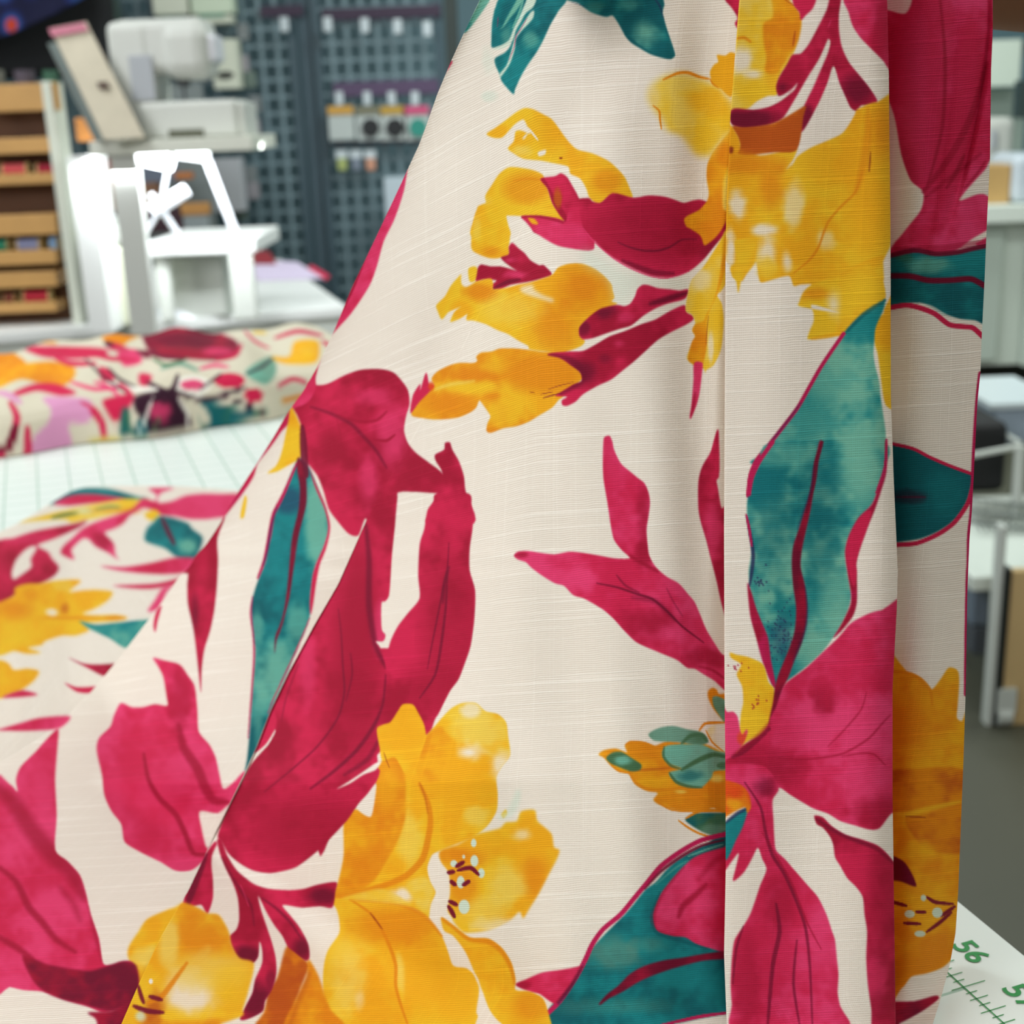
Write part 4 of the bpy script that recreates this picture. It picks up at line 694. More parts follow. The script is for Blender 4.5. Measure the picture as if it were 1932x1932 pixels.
dv = np.linalg.norm(np.diff(P2, axis=0), axis=2); V2 = np.concatenate([np.zeros((1, 230)), np.cumsum(dv, 0)], 0)
flat = cloth_mesh('f', P2, sample('L', PX2, PY2), np.stack([U2, V2], -1), None)
fab = make('draped_fabric', [main, flat], FAB)
tag(fab, 'cream fabric with large crimson, yellow and teal flowers, hanging in folds in the foreground', 'fabric')

# ------------------------------------------------------------------ the other floral fabric, folded at the back of the mat
a0 = G(-150, 893)[:2]; a1 = G(800, 742)[:2]; ed = (a1-a0)/np.linalg.norm(a1-a0); bk = np.array([-ed[1], ed[0]]); Ln = np.linalg.norm(a1-a0)
su = np.linspace(0, 1, 300); sv = np.linspace(0, 1, 170)
SU, SV = np.meshgrid(su, sv); dep = 0.36
prof = np.interp(SV, [0, .012, .03, .06, .1, .16, .3, .6, .9, .97, 1], [0, .30, .55, .72, .82, .9, .97, 1.0, .9, .55, 0])
h0 = np.interp(SU, [0, .2, .40, .52, .68, .78, 1], [.046, .047, .054, .058, .050, .042, .040])
lump = 0.003*np.sin(SU*23+SV*5)*np.sin(SV*7+1)+0.0025*np.sin(SU*41-SV*11+2)+0.002*np.sin(SU*13+SV*19)
Zk = MATZ+0.001+prof*(h0+lump*np.clip(SV*6, 0, 1))
fr = 0.012*np.sin(SU*9)+0.006*np.sin(SU*27)
Pk = np.stack([a0[0]+ed[0]*SU*Ln+bk[0]*(SV*dep+fr*(1-SV)), a0[1]+ed[1]*SU*Ln+bk[1]*(SV*dep+fr*(1-SV)), Zk], -1)
kx, ky = proj(Pk); CK = sample('K', kx, ky)
FABK = fabric_material('printed_fabric_back', 0.4, 0.05)
fk = make('folded_fabric', [cloth_mesh('k', Pk, CK, np.stack([SU*Ln, SV*dep], -1), None)], FABK)
tag(fk, 'folded floral fabric with dark plum stems and orange flowers, lying on the cutting mat', 'fabric')
# ------------------------------------------------------------------ room
def struct(name, bm, m):
    o = link(name, bm, m); o['kind'] = 'structure'; return o
bm = bmesh.new(); bx(bm, (0, 2.0, -0.05), (6.4, 9.2, 0.1)); struct('floor', bm, mat('floor_m', (72, 72, 59), .5, noise=.12, nscale=5))
bm = bmesh.new(); bx(bm, (0, 2.0, 2.85), (6.4, 9.2, 0.1)); struct('ceiling', bm, mat('ceil_m', (225, 226, 220), .9))
bm = bmesh.new(); bx(bm, (0, 6.35, 1.4), (6.4, 0.1, 2.8)); struct('wall_back', bm, mat('wallb_m', (108, 136, 146), .8, noise=.05, nscale=2))
bm = bmesh.new(); bx(bm, (-3.15, 2.0, 1.4), (0.1, 8.6, 2.8)); struct('wall_left', bm, mat('walll_m', (150, 160, 158), .8))
bm = bmesh.new(); bx(bm, (3.15, 2.0, 1.4), (0.1, 8.6, 2.8)); struct('wall_right', bm, mat('wallr_m', (176, 186, 180), .8))

# ------------------------------------------------------------------ cutting mat and its table
O3 = G(1810, 1690); e1_ = G(1932, 1775)-O3
ea = np.array([0.33, -0.944]); ea /= np.linalg.norm(ea); na = np.array([-ea[1]*-1, 0]); na = np.array([ea[1], -ea[0]])   # na points left, away from the edge
if na[0] > 0: na = -na
ANG = math.atan2(ea[1], ea[0])
def plane_st(px, py):
    p = G(px, py)-O3; return p[:2]@ea, p[:2]@na
Mloc = Matrix.Translation((O3[0], O3[1], MATZ)) @ Matrix.Rotation(ANG, 4, 'Z')      # local x along the ruler towards the viewer, local -y away from the edge
sgn = -1.0
L0, L1, WD = -1.46, 0.16, 0.93
TM = mat('table_m', (224, 226, 222), .4)
tb = empty('cutting_table', (O3[0], O3[1], 0), 'white work table standing under the green gridded cutting mat', 'table', rz=ANG)
box('table_top', ((L0+L1)/2, sgn*(WD+.02)/2, MATZ-.0200), (L1-L0+.04, WD+.02, 0.03), TM, tb, .004)
for sx in (L0+.06, L1-.06):
    for sy in (.07, WD-.07): box('leg', (sx, sgn*sy, (MATZ-.0345)/2), (.045, .045, MATZ-.0345), mat('leg_m', (180, 182, 180), .4), tb)
mt_e = empty('cutting_mat', (O3[0], O3[1], MATZ-.0045), 'white cutting mat with green inch grid and ruler numbers under the fabric', 'cutting mat', rz=ANG)
mm = bpy.data.materials.new('mat_m'); mm.use_nodes = True; nt = mm.node_tree; nd, lk = nt.nodes, nt.links; b = nd['Principled BSDF']
b.inputs['Roughness'].default_value = .38; b.inputs['Subsurface Weight'].default_value = 0.0
tc = nd.new('ShaderNodeTexCoord'); sp = nd.new('ShaderNodeSeparateXYZ'); lk.new(tc.outputs['Object'], sp.inputs[0])
s0, t0 = plane_st(1818, 1863); s1_, t1 = plane_st(1795, 1841); TR = t0; IN = 0.0254
def line_mask(src, off, w):
    a = nd.new('ShaderNodeMath'); a.operation = 'ADD'; a.inputs[1].default_value = -off+IN*200; lk.new(src, a.inputs[0])
    m_ = nd.new('ShaderNodeMath'); m_.operation = 'MODULO'; m_.inputs[1].default_value = IN; lk.new(a.outputs[0], m_.inputs[0])
    c = nd.new('ShaderNodeMath'); c.operation = 'LESS_THAN'; c.inputs[1].default_value = w; lk.new(m_.outputs[0], c.inputs[0]); return c.outputs[0]
mx = nd.new('ShaderNodeMath'); mx.operation = 'MAXIMUM'; lk.new(line_mask(sp.outputs[0], s0, .0011), mx.inputs[0]); lk.new(line_mask(sp.outputs[1], sgn*TR, .0013), mx.inputs[1])
lim = nd.new('ShaderNodeMath'); lim.operation = 'LESS_THAN'; lim.inputs[1].default_value = sgn*TR+.0002; lk.new(sp.outputs[1], lim.inputs[0])
ml = nd.new('ShaderNodeMath'); ml.operation = 'MULTIPLY'; lk.new(mx.outputs[0], ml.inputs[0]); lk.new(lim.outputs[0], ml.inputs[1])
mc = nd.new('ShaderNodeMix'); mc.data_type = 'RGBA'; mc.inputs[6].default_value = tuple(lin((224, 233, 227)))+(1,); mc.inputs[7].default_value = tuple(lin((168, 196, 180)))+(1,)
lk.new(ml.outputs[0], mc.inputs[0]); lk.new(mc.outputs[2], b.inputs['Base Color'])
box('mat_sheet', ((L0+L1)/2, sgn*(WD-.004)/2-.002, 0.0022), (L1-L0, WD-.004, 0.0045), mm, mt_e, .0012)
GM = mat('ruler_green', (20, 138, 58), .5)
bm = bmesh.new(); zt = 0.00475
def flat(x0, x1, y0, y1):
    v = [bm.verts.new((x, y, zt)) for x, y in ((x0, y0), (x1, y0), (x1, y1), (x0, y1))]; bm.faces.new(v)
flat(L0+.02, L1-.01, sgn*TR-.00025, sgn*TR+.00025)
i0 = int((L0+.03-s0)/IN); i1 = int((L1-.02-s0)/IN)
for i in range(i0*8, i1*8+1):
    x = s0+i*IN/8; ln = {0: .0085, 4: .0062, 2: .0045, 6: .0045}.get(i % 8, .0028)
    flat(x-.00018, x+.00018, sgn*TR-ln*.55, sgn*TR+ln)
def text_into(bm, s, x, y, size, bold=.0):
    cu = bpy.data.curves.new('t', 'FONT'); cu.body = s; cu.size = size; cu.align_x = 'CENTER'; cu.align_y = 'CENTER'; cu.offset = bold
    ob = bpy.data.objects.new('t', cu); COL.objects.link(ob); dg = bpy.context.evaluated_depsgraph_get(); me = bpy.data.meshes.new_from_object(ob.evaluated_get(dg))
    me.transform(Matrix.Translation((x, y, zt))); bm.from_mesh(me); bpy.data.objects.remove(ob); bpy.data.curves.remove(cu); bpy.data.meshes.remove(me)
sN, tN = plane_st(1830, 1796)
for i in range(56+i0, 61):
    x = sN+(i-56)*IN
    if L0+.02 < x < L1-.01 and (i > 50 or i % 6 == 0): text_into(bm, str(i), x, sgn*tN, .0118, .00022)
link('ruler_markings', bm, GM, mt_e)

# ------------------------------------------------------------------ person holding the fabric up
SK = mat('skin_m', (150, 104, 76), .55, noise=.06, nscale=30)
def skin_chain(chains):
    me = bpy.data.meshes.new('arm'); vs, es, rs = [], [], []
    for ch in chains:
        par = ch[0]
        for (p, r) in ch[1:]:
            vs.append(tuple(p)); rs.append(r); i = len(vs)-1
            if par is not None: es.append((par, i))
            par = i
    me.from_pydata(vs, es, []); o = bpy.data.objects.new('person', me); COL.objects.link(o)
    o.modifiers.new('s', 'SKIN'); 
    if not me.skin_vertices: me.skin_vertices.new()
    for i, r in enumerate(rs):
        me.skin_vertices[0].data[i].radius = (r, r)
    me.skin_vertices[0].data[0].use_root = True
    m_ = o.modifiers.new('ss', 'SUBSURF'); m_.levels = 2; m_.render_levels = 2
    dg = bpy.context.evaluated_depsgraph_get(); nm = bpy.data.meshes.new_from_object(o.evaluated_get(dg)); bpy.data.objects.remove(o)
    nm.shade_smooth(); nm.materials.append(SK); return nm
def q(x, y, Y): return Q(x, y, Y)
ch = [[None, (q(2750, -60, .74), .044), (q(2400, -80, .64), .042), (q(2050, -95, .555), .036), (q(1720, -110, .50), .029), (q(1500, -120, .475), .025), (q(1380, -135, .462), .024), (q(1270, -150, .452), .023), (q(1190, -160, .446), .019)]]
knx = [1150, 1120, 1090, 1065]
for k in range(4):
    L_ = (1.0, 1.1, 1.04, .84)[k]; x = knx[k]; y0 = -250+k*42; Y0 = .437
    ch.append([7, (q(x+10, y0+20, Y0), .0092), (q(x-45*L_, y0-62+k*6, Y0-.014), .0086), (q(x-100*L_, y0-60+k*12, Y0-.040), .0080), (q(x-125*L_, y0-6+k*10, Y0-.058), .0072), (q(x-130*L_, y0+34, Y0-.060), .0060)])
ch.append([6, (q(1200, -75, .462), .0118), (q(1090, -40, .468), .0104), (q(985, -40, .474), .0092), (q(910, -42, .478), .0078)])
pm = skin_chain(ch); person = bpy.data.objects.new('person', pm); COL.objects.link(person)
tag(person, 'bare forearm and hand reaching in at the upper right behind the fabric', 'person')

# ------------------------------------------------------------------ white desk at the back left
DZ = 0.75
dc = G(655, 578, DZ); de = np.array([0.28, -0.96]); dn = np.array([-0.96, -0.28]); DA = math.atan2(-0.28, -0.96)+math.pi   # local x to the right along the front edge
WH = mat('white_laminate', (232, 234, 232), .35); WG = mat('white_grey', (206, 210, 203), .5); GY = mat('grey_post', (196, 198, 192), .45)
desk = empty('desk', (dc[0], dc[1], 0), 'white desk behind the cutting mat, brightly lit by a lamp', 'table', rz=DA)
DW, DD = 1.55, 1.25
box('desk_top', (-DW/2, DD/2, DZ-.0125), (DW, DD, .025), WH, desk, .003)
box('apron', (-DW/2, .02, DZ-.025-.15), (DW-.04, .02, .30), WG, desk)
box('apron', (-.02, DD/2, DZ-.025-.15), (.02, DD-.06, .30), WG, desk)
for sx in (-.05, -DW+.05):
    for sy in (.05, DD-.05): box('leg', (sx, sy, (DZ-.025)/2), (.04, .04, DZ-.025), GY, desk)
# riser shelf over the desk
(cx, cy, cz), (sx, sy, sz) = qbox(168, 262, 476, 289, 2.80, .30)
riser = empty('riser_shelf', (cx, cy, DZ), 'white raised shelf on posts standing on the white desk, carrying the sewing machine', 'shelf')
def rp(name, c, s, m, bev=.002): return box(name, (c[0]-cx, c[1]-cy, c[2]-DZ), s, m, riser, bev)
rp('shelf_board', (cx, cy, cz), (sx, .30, sz), mat('riser_board', (222, 224, 212), .4))
zb = cz-sz/2; UX = lambda px, Y, py=400: float(Q(px, py, Y)[0])
rp('post', (UX(240, 2.80)-.0, 2.83, (zb+DZ)/2), (.055, .03, zb-DZ), GY)
rp('post', (UX(150, 2.83), 2.93, (zb+DZ)/2), (.050, .12, zb-DZ), WH)
ZT = cz+sz/2
# sewing machine on the riser
MW = mat('machine_white', (206, 208, 202), .32); MD = mat('machine_dark', (70, 74, 78), .5); MG = mat('machine_grey', (172, 176, 182), .4)
YM = 2.86
def zx(px, py, Y=YM): p = Q(px, py, Y); return float(p[0]), float(p[2])
mach = empty('sewing_machine', (zx(350, 250)[0], YM+.07, ZT), 'white sewing machine standing on the raised shelf at the upper left', 'sewing machine')
def mp(name, x0, y0, x1, y1, dep, m, Y=YM, bev=.012, par=None):
    (c, s) = qbox(x0, y0, x1, y1, Y, dep); par = par or mach
    z0 = c[2]-s[2]/2
    if y1 >= 258: s = (s[0], s[1], s[2]+(z0-ZT)); c = (c[0], c[1], ZT+s[2]/2)
    o = par; off = Vector((0, 0, 0))
    while o: off += o.location; o = o.parent
    return box(name, Vector(c)-off, s, m, par, min(bev, .3*min(s)))
mp('base', 262, 190, 448, 260, .17, MW, bev=.01)
mp('end_cap', 446, 192, 462, 260, .15, MW, YM+.01)
mp('pillar', 208, 40, 292, 260, .15, MW, YM+.01, .018)
mp('arm', 212, 34, 386, 140, .14, MW, YM+.012, .02)
hd = mp('needle_head', 300, 40, 392, 150, .135, MW, YM, .03)
mp('light_cover', 372, 62, 406, 118, .10, mat('cover', (232, 232, 240), .15), YM+.02, .02)
mp('side_panel', 246, 104, 290, 190, .004, MG, YM+.004, .002)
bm = bmesh.new(); x_, z_ = zx(336, 158); cyl(bm, (x_-mach.location.x, -.02, z_-ZT-.005), (x_-mach.location.x, -.02, z_-ZT+.03), .014); cyl(bm, (x_-mach.location.x, -.02, z_-ZT-.035), (x_-mach.location.x, -.02, z_-ZT), .003)
link('needle_bar', bm, MD, mach)
bm = bmesh.new(); bx(bm, (x_-mach.location.x, -.02, z_-ZT-.037), (.03, .02, .004)); link('presser_foot', bm, MD, mach)
mp('slot', 318, 244, 384, 258, .004, mat('slot_m', (90, 92, 76), .6), YM-.003, .001)
bm = bmesh.new(); x_, z_ = zx(206, 80); cyl(bm, (x_-mach.location.x-.012, .0, z_-ZT), (x_-mach.location.x+.006, .0, z_-ZT), .035, seg=24); link('hand_wheel', bm, MW, mach)
# leaning display board beside the machine
a = Q(95, 56, 2.82); b_ = Q(162, 44, 2.86); c_ = Q(272, 256, 2.78); d_ = Q(196, 262, 2.74)
def slab(name, quad, th, m, parent, org):
    bm = bmesh.new(); nrm = Vector(quad[1]-quad[0]).cross(Vector(quad[3]-quad[0])).normalized(); vs = [Vector(p)-Vector(org) for p in quad]
    f = bm.faces.new([bm.verts.new(v) for v in vs]); r = bmesh.ops.extrude_face_region(bm, geom=[f]); bmesh.ops.translate(bm, vec=nrm*th, verts=[v for v in r['geom'] if isinstance(v, bmesh.types.BMVert)])
    return link(name, bm, m, parent)
dl = float(d_[2])-ZT; 
for p_ in (a, b_, c_, d_): p_[2] -= min(0, 0)
c_[2] = ZT+.002; d_[2] = ZT+.002
org = ((c_+d_)/2); org[2] = ZT
sign = empty('display_board', org, 'leaning beige display card with a pink top edge beside the sewing machine', 'sign')
cardm = mat('card_m', (206, 196, 176), .5, noise=.12, nscale=25)
def lerp(t, u): return (a*(1-u)+b_*u)*(1-t)+(d_*(1-u)+c_*u)*t
slab('card', [lerp(0, 0), lerp(0, 1), lerp(1, 1), lerp(1, 0)], -.006, cardm, sign, org)
pp = lambda t0, u0, t1, u1: [lerp(t0, u0)+np.array([0, -.012, 0]), lerp(t0, u1)+np.array([0, -.012, 0]), lerp(t1, u1)+np.array([0, -.012, 0]), lerp(t1, u0)+np.array([0, -.012, 0])]
slab('pink_band', pp(.0, 0, .07, 1), -.002, mat('pinkband', (196, 120, 140), .5), sign, org)
slab('printed_mark', pp(.50, .55, .56, .82), -.002, mat('mark_m', (96, 78, 70), .6), sign, org)
bk_ = [p-np.array([.03, -.035, 0]) for p in (lerp(.12, 0), lerp(.12, .9), lerp(1, .9), lerp(1, 0))]
slab('backing_plate', bk_, -.004, mat('acryl', (120, 130, 128), .3), sign, org)
# lamp with LED head under the riser
LM = mat('led', (245, 250, 255), .3, emit=7)
lx0, lz0 = zx(290, 302, 2.9); lampb = Q(330, 430, 3.12); lampb[2] = DZ
lamp = empty('desk_lamp', lampb, 'glowing white LED lamp with jointed arms on the desk under the raised shelf', 'lamp')
def lq(px, py, Y): return Vector(Q(px, py, Y))-Vector(lampb)
bm = bmesh.new(); cyl(bm, lq(262, 292, 2.84), lq(326, 308, 2.84), .020, .017, 20); 
bmesh.ops.scale(bm, vec=(1, 1, 1), verts=bm.verts); link('lamp_head', bm, LM, lamp, smooth=True)
bm = bmesh.new(); cyl(bm, lq(332, 288, 3.0), lq(394, 296, 3.0), .012, .012, 16); link('lamp_head', bm, mat('led2', (245, 250, 255), .3, emit=3), lamp)
LW = mat('lamp_white', (235, 238, 244), .3)
bm = bmesh.new(); cyl(bm, lq(290, 398, 2.92), lq(352, 358, 2.92), .017, .014); link('joint_cover', bm, LW, lamp)
for p_, q_, r_ in (((284, 366), (335, 440), .007), ((390, 300), (446, 445), .009), ((318, 310), (302, 400), .0045), ((300, 400), (276, 440), .0045)):
    bm = bmesh.new(); cyl(bm, lq(*p_, 2.95), lq(*q_, 2.98), r_); link('arm', bm, LW, lamp)
bm = bmesh.new(); cyl(bm, (0, 0, .0), (0, 0, .02), .07, .06, 24); link('lamp_base', bm, LW, lamp)
l = bpy.data.lights.new('desk_lamp_light', 'AREA'); l.shape = 'RECTANGLE'; l.size = .4; l.size_y = .12; l.energy = 5.5; l.color = (.92, .97, 1.0)
lo = bpy.data.objects.new('desk_lamp_light', l); COL.objects.link(lo); lo.location = (float(Q(345, 318, 2.90)[0]), 2.86, zb-.012); lo.rotation_euler = (.45, 0, 0)
# second sewing machine, flat-bed, under the lamp
def qtag(name, x0, y0, x1, y1, Y, dep, m, label, cat, group=None, bev=.003, zfix=None):
    c, s = qbox(x0, y0, x1, y1, Y, dep)
    if zfix is not None:
        tp = c[2]+s[2]/2; s = (s[0], s[1], tp-zfix); c = (c[0], c[1], (tp+zfix)/2)
    bm = bmesh.new(); bx(bm, (0, 0, 0), s, bev=min(bev, .3*min(s))); o = link(name, bm, m, None, c)
    return tag(o, label, cat, group)
m2o = Q(380, 500, 3.02); m2o[2] = DZ
m2 = empty('sewing_machine', m2o, 'white sewing machine with wide extension table on the desk under the lamp', 'sewing machine')
def m2b(name, x0, y0, x1, y1, Y, dep, m, bev=.006, z0=None):
    c, s = qbox(x0, y0, x1, y1, Y, dep)
    if z0 is not None: tp = c[2]+s[2]/2; s = (s[0], s[1], tp-z0); c = (c[0], c[1], (tp+z0)/2)
    return box(name, Vector(c)-Vector(m2o), s, m, m2, min(bev, .3*min(s)))
m2b('extension_table', 278, 452, 482, 482, 2.98, .34, WH)
m2b('table_leg', 432, 482, 478, 536, 2.98, .02, WG, z0=DZ); m2b('table_leg', 292, 482, 318, 520, 3.0, .02, WG, z0=DZ)
m2b('bed', 320, 483, 420, 520, 3.06, .16, WG, z0=DZ); m2b('arm', 170, 430, 232, 460, 3.0, .15, MW); m2b('pillar', 178, 415, 205, 470, 3.0, .15, MW, z0=DZ)
m2b('cover_plate', 190, 470, 236, 540, 2.96, .10, mat('ivory', (228, 230, 205), .4), z0=DZ)
def desk_flat(name, pts_, th, m, label, cat, z=DZ):
    P_ = [G(x, y, z+th) for x, y in pts_]; o_ = sum(P_)/4; bm = bmesh.new(); f = bm.faces.new([bm.verts.new(Vector(p)-Vector(o_)) for p in P_])
    r = bmesh.ops.extrude_face_region(bm, geom=[f]); bmesh.ops.translate(bm, vec=(0, 0, -th+.0006), verts=[v for v in r['geom'] if isinstance(v, bmesh.types.BMVert)])
    return tag(link(name, bm, m, None, o_), label, cat)
desk_flat('leaflet', [(486, 528), (470, 490), (560, 494), (612, 524)], .004, mat('leaf1', (214, 200, 226), .5), 'pale lilac leaflet lying on the right part of the white desk', 'leaflet')
desk_flat('booklet', [(478, 494), (470, 470), (508, 474), (520, 494)], .012, mat('leaf2', (150, 40, 50), .5), 'small dark red booklet lying on the white desk beside the extension table', 'book')
desk_flat('ribbon', [(580, 505), (588, 500), (622, 520), (614, 526)], .006, mat('leaf3', (205, 40, 80), .5), 'crimson strip lying at the right edge of the white desk', 'ribbon')
bm = bmesh.new(); cb = [G(196, 556, DZ+.005), G(205, 566, DZ+.005), G(222, 585, DZ+.005), G(233, 605, DZ+.005)]
for i in range(3): cyl(bm, cb[i], cb[i+1], .0045, seg=8)
o = link('power_cable', bm, mat('cable', (40, 60, 62), .5)); tag(o, 'dark cable running across the front left of the white desk', 'cable')

# ------------------------------------------------------------------ thread rack at the left
YR = 3.03
WD_ = mat('wood_rack', (196, 150, 88), .5, noise=.12, nscale=14); WDK = mat('wood_dark', (92, 58, 32), .6, noise=.1, nscale=10)
rk = Q(20, 590, YR); rk[2] = DZ
rack = empty('thread_rack', rk, 'wooden thread rack with white side panel at the left edge on the desk', 'rack')
def rb(name, x0, y0, x1, y1, Y, dep, m, bev=.002, z0=None):
    c, s = qbox(x0, y0, x1, y1, Y, dep)
    if z0 is not None: tp = c[2]+s[2]/2; s = (s[0], s[1], tp-z0); c = (c[0], c[1], (tp+z0)/2)
    return box(name, Vector(c)-Vector(rk), s, m, rack, min(bev, .3*min(s)))
rb('side_panel', 106, 158, 124, 590, YR-.005, .085, mat('rack_side', (214, 218, 204), .45), z0=DZ)
rb('back_panel', -130, 165, 106, 588, YR+.072, .01, WDK, z0=DZ)
rb('header', -130, 160, 106, 212, YR, .03, WD_)
shelf_y = [(262, 292), (330, 350), (408, 446), (476, 502), (516, 545), (574, 592)]
for y0, y1 in shelf_y: rb('shelf', -130, y0, 107, y1, YR, .07, WD_)
k = 0
sp_cols = {'coral': (228, 92, 100), 'crimson': (176, 30, 62), 'teal': (40, 150, 120), 'lavender': (150, 160, 205), 'light blue': (130, 180, 235), 'red': (206, 40, 70), 'dusty pink': (180, 120, 135), 'brown': (140, 70, 60)}
sp_data = [(-5, 46, 330, 'coral', 308), (62, 110, 330, 'crimson', 308), (-20, 10, 476, 'teal', 452), (24, 72, 476, 'lavender', 450), (88, 138, 476, 'light blue', 446), (0, 22, 574, 'brown', 556), (36, 90, 574, 'red', 550), (102, 140, 574, 'dusty pink', 550)]
rowname = {330: 'upper', 476: 'middle', 574: 'lowest'}
for x0, x1, yb, cn, yt in sp_data:
    x1 = min(x1, 104)
    if x1-x0 < 6: continue
    c, s = qbox(x0, yt, x1, yb+2, YR+.004, .04); r = s[2]*.5
    t = empty('thread_spool', (c[0], c[1]+.01, c[2]-s[2]/2+.0005), f'{cn} thread spool lying in the {rowname[yb]} filled row of the wooden thread rack', 'thread spool', 'thread spools lying in the wooden rack')
    bm = bmesh.new(); cyl(bm, (-s[0]*.42, 0, r), (s[0]*.42, 0, r), r*.86, seg=20); link('thread', bm, mat('thr_'+cn, sp_cols[cn], .6), t)
    bm = bmesh.new(); cyl(bm, (s[0]*.42, 0, r), (s[0]*.5, 0, r), r, seg=20); link('end_cap', bm, mat('capm', (214, 190, 130), .5), t); bm = bmesh.new(); cyl(bm, (-s[0]*.5, 0, r), (-s[0]*.42, 0, r), r, seg=20); link('end_cap', bm, mat('capm', (214, 190, 130), .5), t)
for x0, x1, yb, cn in ((-60, 20, 155, 'grey'), (22, 60, 157, 'mauve'), (76, 104, 157, 'green')):
    c, s = qbox(x0, 132, x1, 160, YR+.02, .05)
    bm = bmesh.new(); ztop = float(Q(20, 160, YR)[2])+.001; cyl(bm, (0, 0, 0), (0, 0, s[2]), min(s[0], .05)/2, seg=16)
    tag(link('cotton_reel', bm, mat('reel_'+cn, {'grey': (110, 112, 104), 'mauve': (76, 68, 80), 'green': (50, 90, 70)}[cn], .6), None, (c[0], YR+.04, c[2]-s[2]/2)), f'dark {cn} cotton reel standing on top of the wooden thread rack', 'thread spool', 'reels on top of the rack')
# small orange and pink box beside the rack, on the riser
qtag('pin_box', 142, 222, 182, 262, 2.95, .05, mat('pinbox', (210, 140, 70), .5), 'small orange box standing on the raised shelf behind the display card', 'box', zfix=ZT+.0005)
# black chair back with navy floral cloth hanging over it
ch_o = Q(90, 60, 4.75); ch_o[2] = 0
chair = empty('office_chair', ch_o, 'black padded chair back behind the wooden thread rack at the top left', 'chair')
c, s = qbox(-160, -40, 208, 150, 4.75, .12); BK = mat('black_fab', (16, 17, 20), .9)
box('backrest', (c[0]-ch_o[0], c[1]-ch_o[1], c[2]), s, BK, chair, .04)
box('seat', (c[0]-ch_o[0], c[1]-ch_o[1]-.27+.5, .50), (.46, .46, .08), BK, chair, .03)
bm = bmesh.new(); cyl(bm, (c[0]-ch_o[0], .28, .05), (c[0]-ch_o[0], .28, .46), .03); cyl(bm, (c[0]-ch_o[0], .10, .52), (c[0]-ch_o[0], .05, c[2]-s[2]/2+.02), .02); link('column', bm, BK, chair)
for i in range(5):
    bm = bmesh.new(); aa = i*2*math.pi/5+.3; cyl(bm, (c[0]-ch_o[0], .28, .06), (c[0]-ch_o[0]+.28*math.cos(aa), .28+.28*math.sin(aa), .035), .018); link('foot', bm, BK, chair)
# navy cloth: a curved sheet with a diagonal lower edge
bm = bmesh.new(); nU, nV = 26, 18; grid = []
for i in range(nU+1):
    row = []
    for j in range(nV+1):
        u = i/nU; v = j/nV; px = -170+380*u; yt = -60; yb = 108-150*u+30*math.sin(u*3); py_ = yt+(yb-yt)*v
        p = Q(px, py_, 4.62-.025*math.sin(u*9+v*2)-.02*(1-v)); row.append(bm.verts.new(p))
    grid.append(row)
for i in range(nU):
    for j in range(nV): bm.faces.new((grid[i][j], grid[i+1][j], grid[i+1][j+1], grid[i][j+1]))
nm = bpy.data.materials.new('navy_floral'); nm.use_nodes = True; nt = nm.node_tree; nd, lk = nt.nodes, nt.links
tc = nd.new('ShaderNodeTexCoord'); vo = nd.new('ShaderNodeTexVoronoi'); vo.inputs['Scale'].default_value = 10; lk.new(tc.outputs['Object'], vo.inputs['Vector'])
cr = nd.new('ShaderNodeValToRGB'); cr.color_ramp.elements[0].position = .22; cr.color_ramp.elements[0].color = tuple(lin((220, 74, 48)))+(1,); cr.color_ramp.elements[1].position = .30; cr.color_ramp.elements[1].color = tuple(lin((52, 88, 160)))+(1,)
e_ = cr.color_ramp.elements.new(.46); e_.color = tuple(lin((30, 38, 96)))+(1,); e_ = cr.color_ramp.elements.new(.6); e_.color = tuple(lin((22, 24, 62)))+(1,)
lk.new(vo.outputs['Distance'], cr.inputs[0]); lk.new(cr.outputs[0], nd['Principled BSDF'].inputs['Base Color']); nd['Principled BSDF'].inputs['Roughness'].default_value = .85
o = link('draped_cloth', bm, nm, smooth=True); md = o.modifiers.new('th', 'SOLIDIFY'); md.thickness = .004
tag(o, 'navy blue cloth with orange flowers hanging over the black chair back', 'cloth')

# ------------------------------------------------------------------ gridwall with hanging goods
YG = 5.5
FR = mat('grid_frame', (58, 80, 90), .5); WR = mat('grid_wire', (112, 134, 142), .5)
def grid_panel(x0, x1, label, step=28.2):
    X0, X1 = UX(x0, YG, 265), UX(x1, YG, 265); o = empty('gridwall_panel', ((X0+X1)/2, YG, 0), label, 'display grid', 'gridwall panels'); W_ = X1-X0; H0, H1 = .12, 2.25
    bm = bmesh.new()
    for x in (-W_/2, W_/2): bx(bm, (x, 0, (H0+H1)/2), (.03, .03, H1-H0))
    bx(bm, (0, 0, H1), (W_+.03, .03, .03)); bx(bm, (0, 0, H0), (W_+.03, .03, .03)); bx(bm, (-W_/2, .0, H0/2), (.03, .20, H0)); bx(bm, (W_/2, 0, H0/2), (.03, .20, H0)); link('frame', bm, FR, o)
    bm = bmesh.new(); n = max(2, int(round(W_/(step*YG/2450*1.0)))); 
    for i in range(1, n): bx(bm, (-W_/2+W_*i/n, -.004, (H0+H1)/2), (.016, .008, H1-H0))
    nz = int((H1-H0)/.064)
    for i in range(1, nz): bx(bm, (0, .004, H0+(H1-H0)*i/nz), (W_, .008, .014))
    link('wire_grid', bm, WR, o); return o
grid_panel(612, 838, 'blue-grey gridwall panel to the right, partly covered by the fabric edge')
grid_panel(332, 568, 'blue-grey gridwall panel left of the upright post, beside the machine')
grid_panel(60, 316, 'blue-grey gridwall panel farthest left, behind the sewing machine')
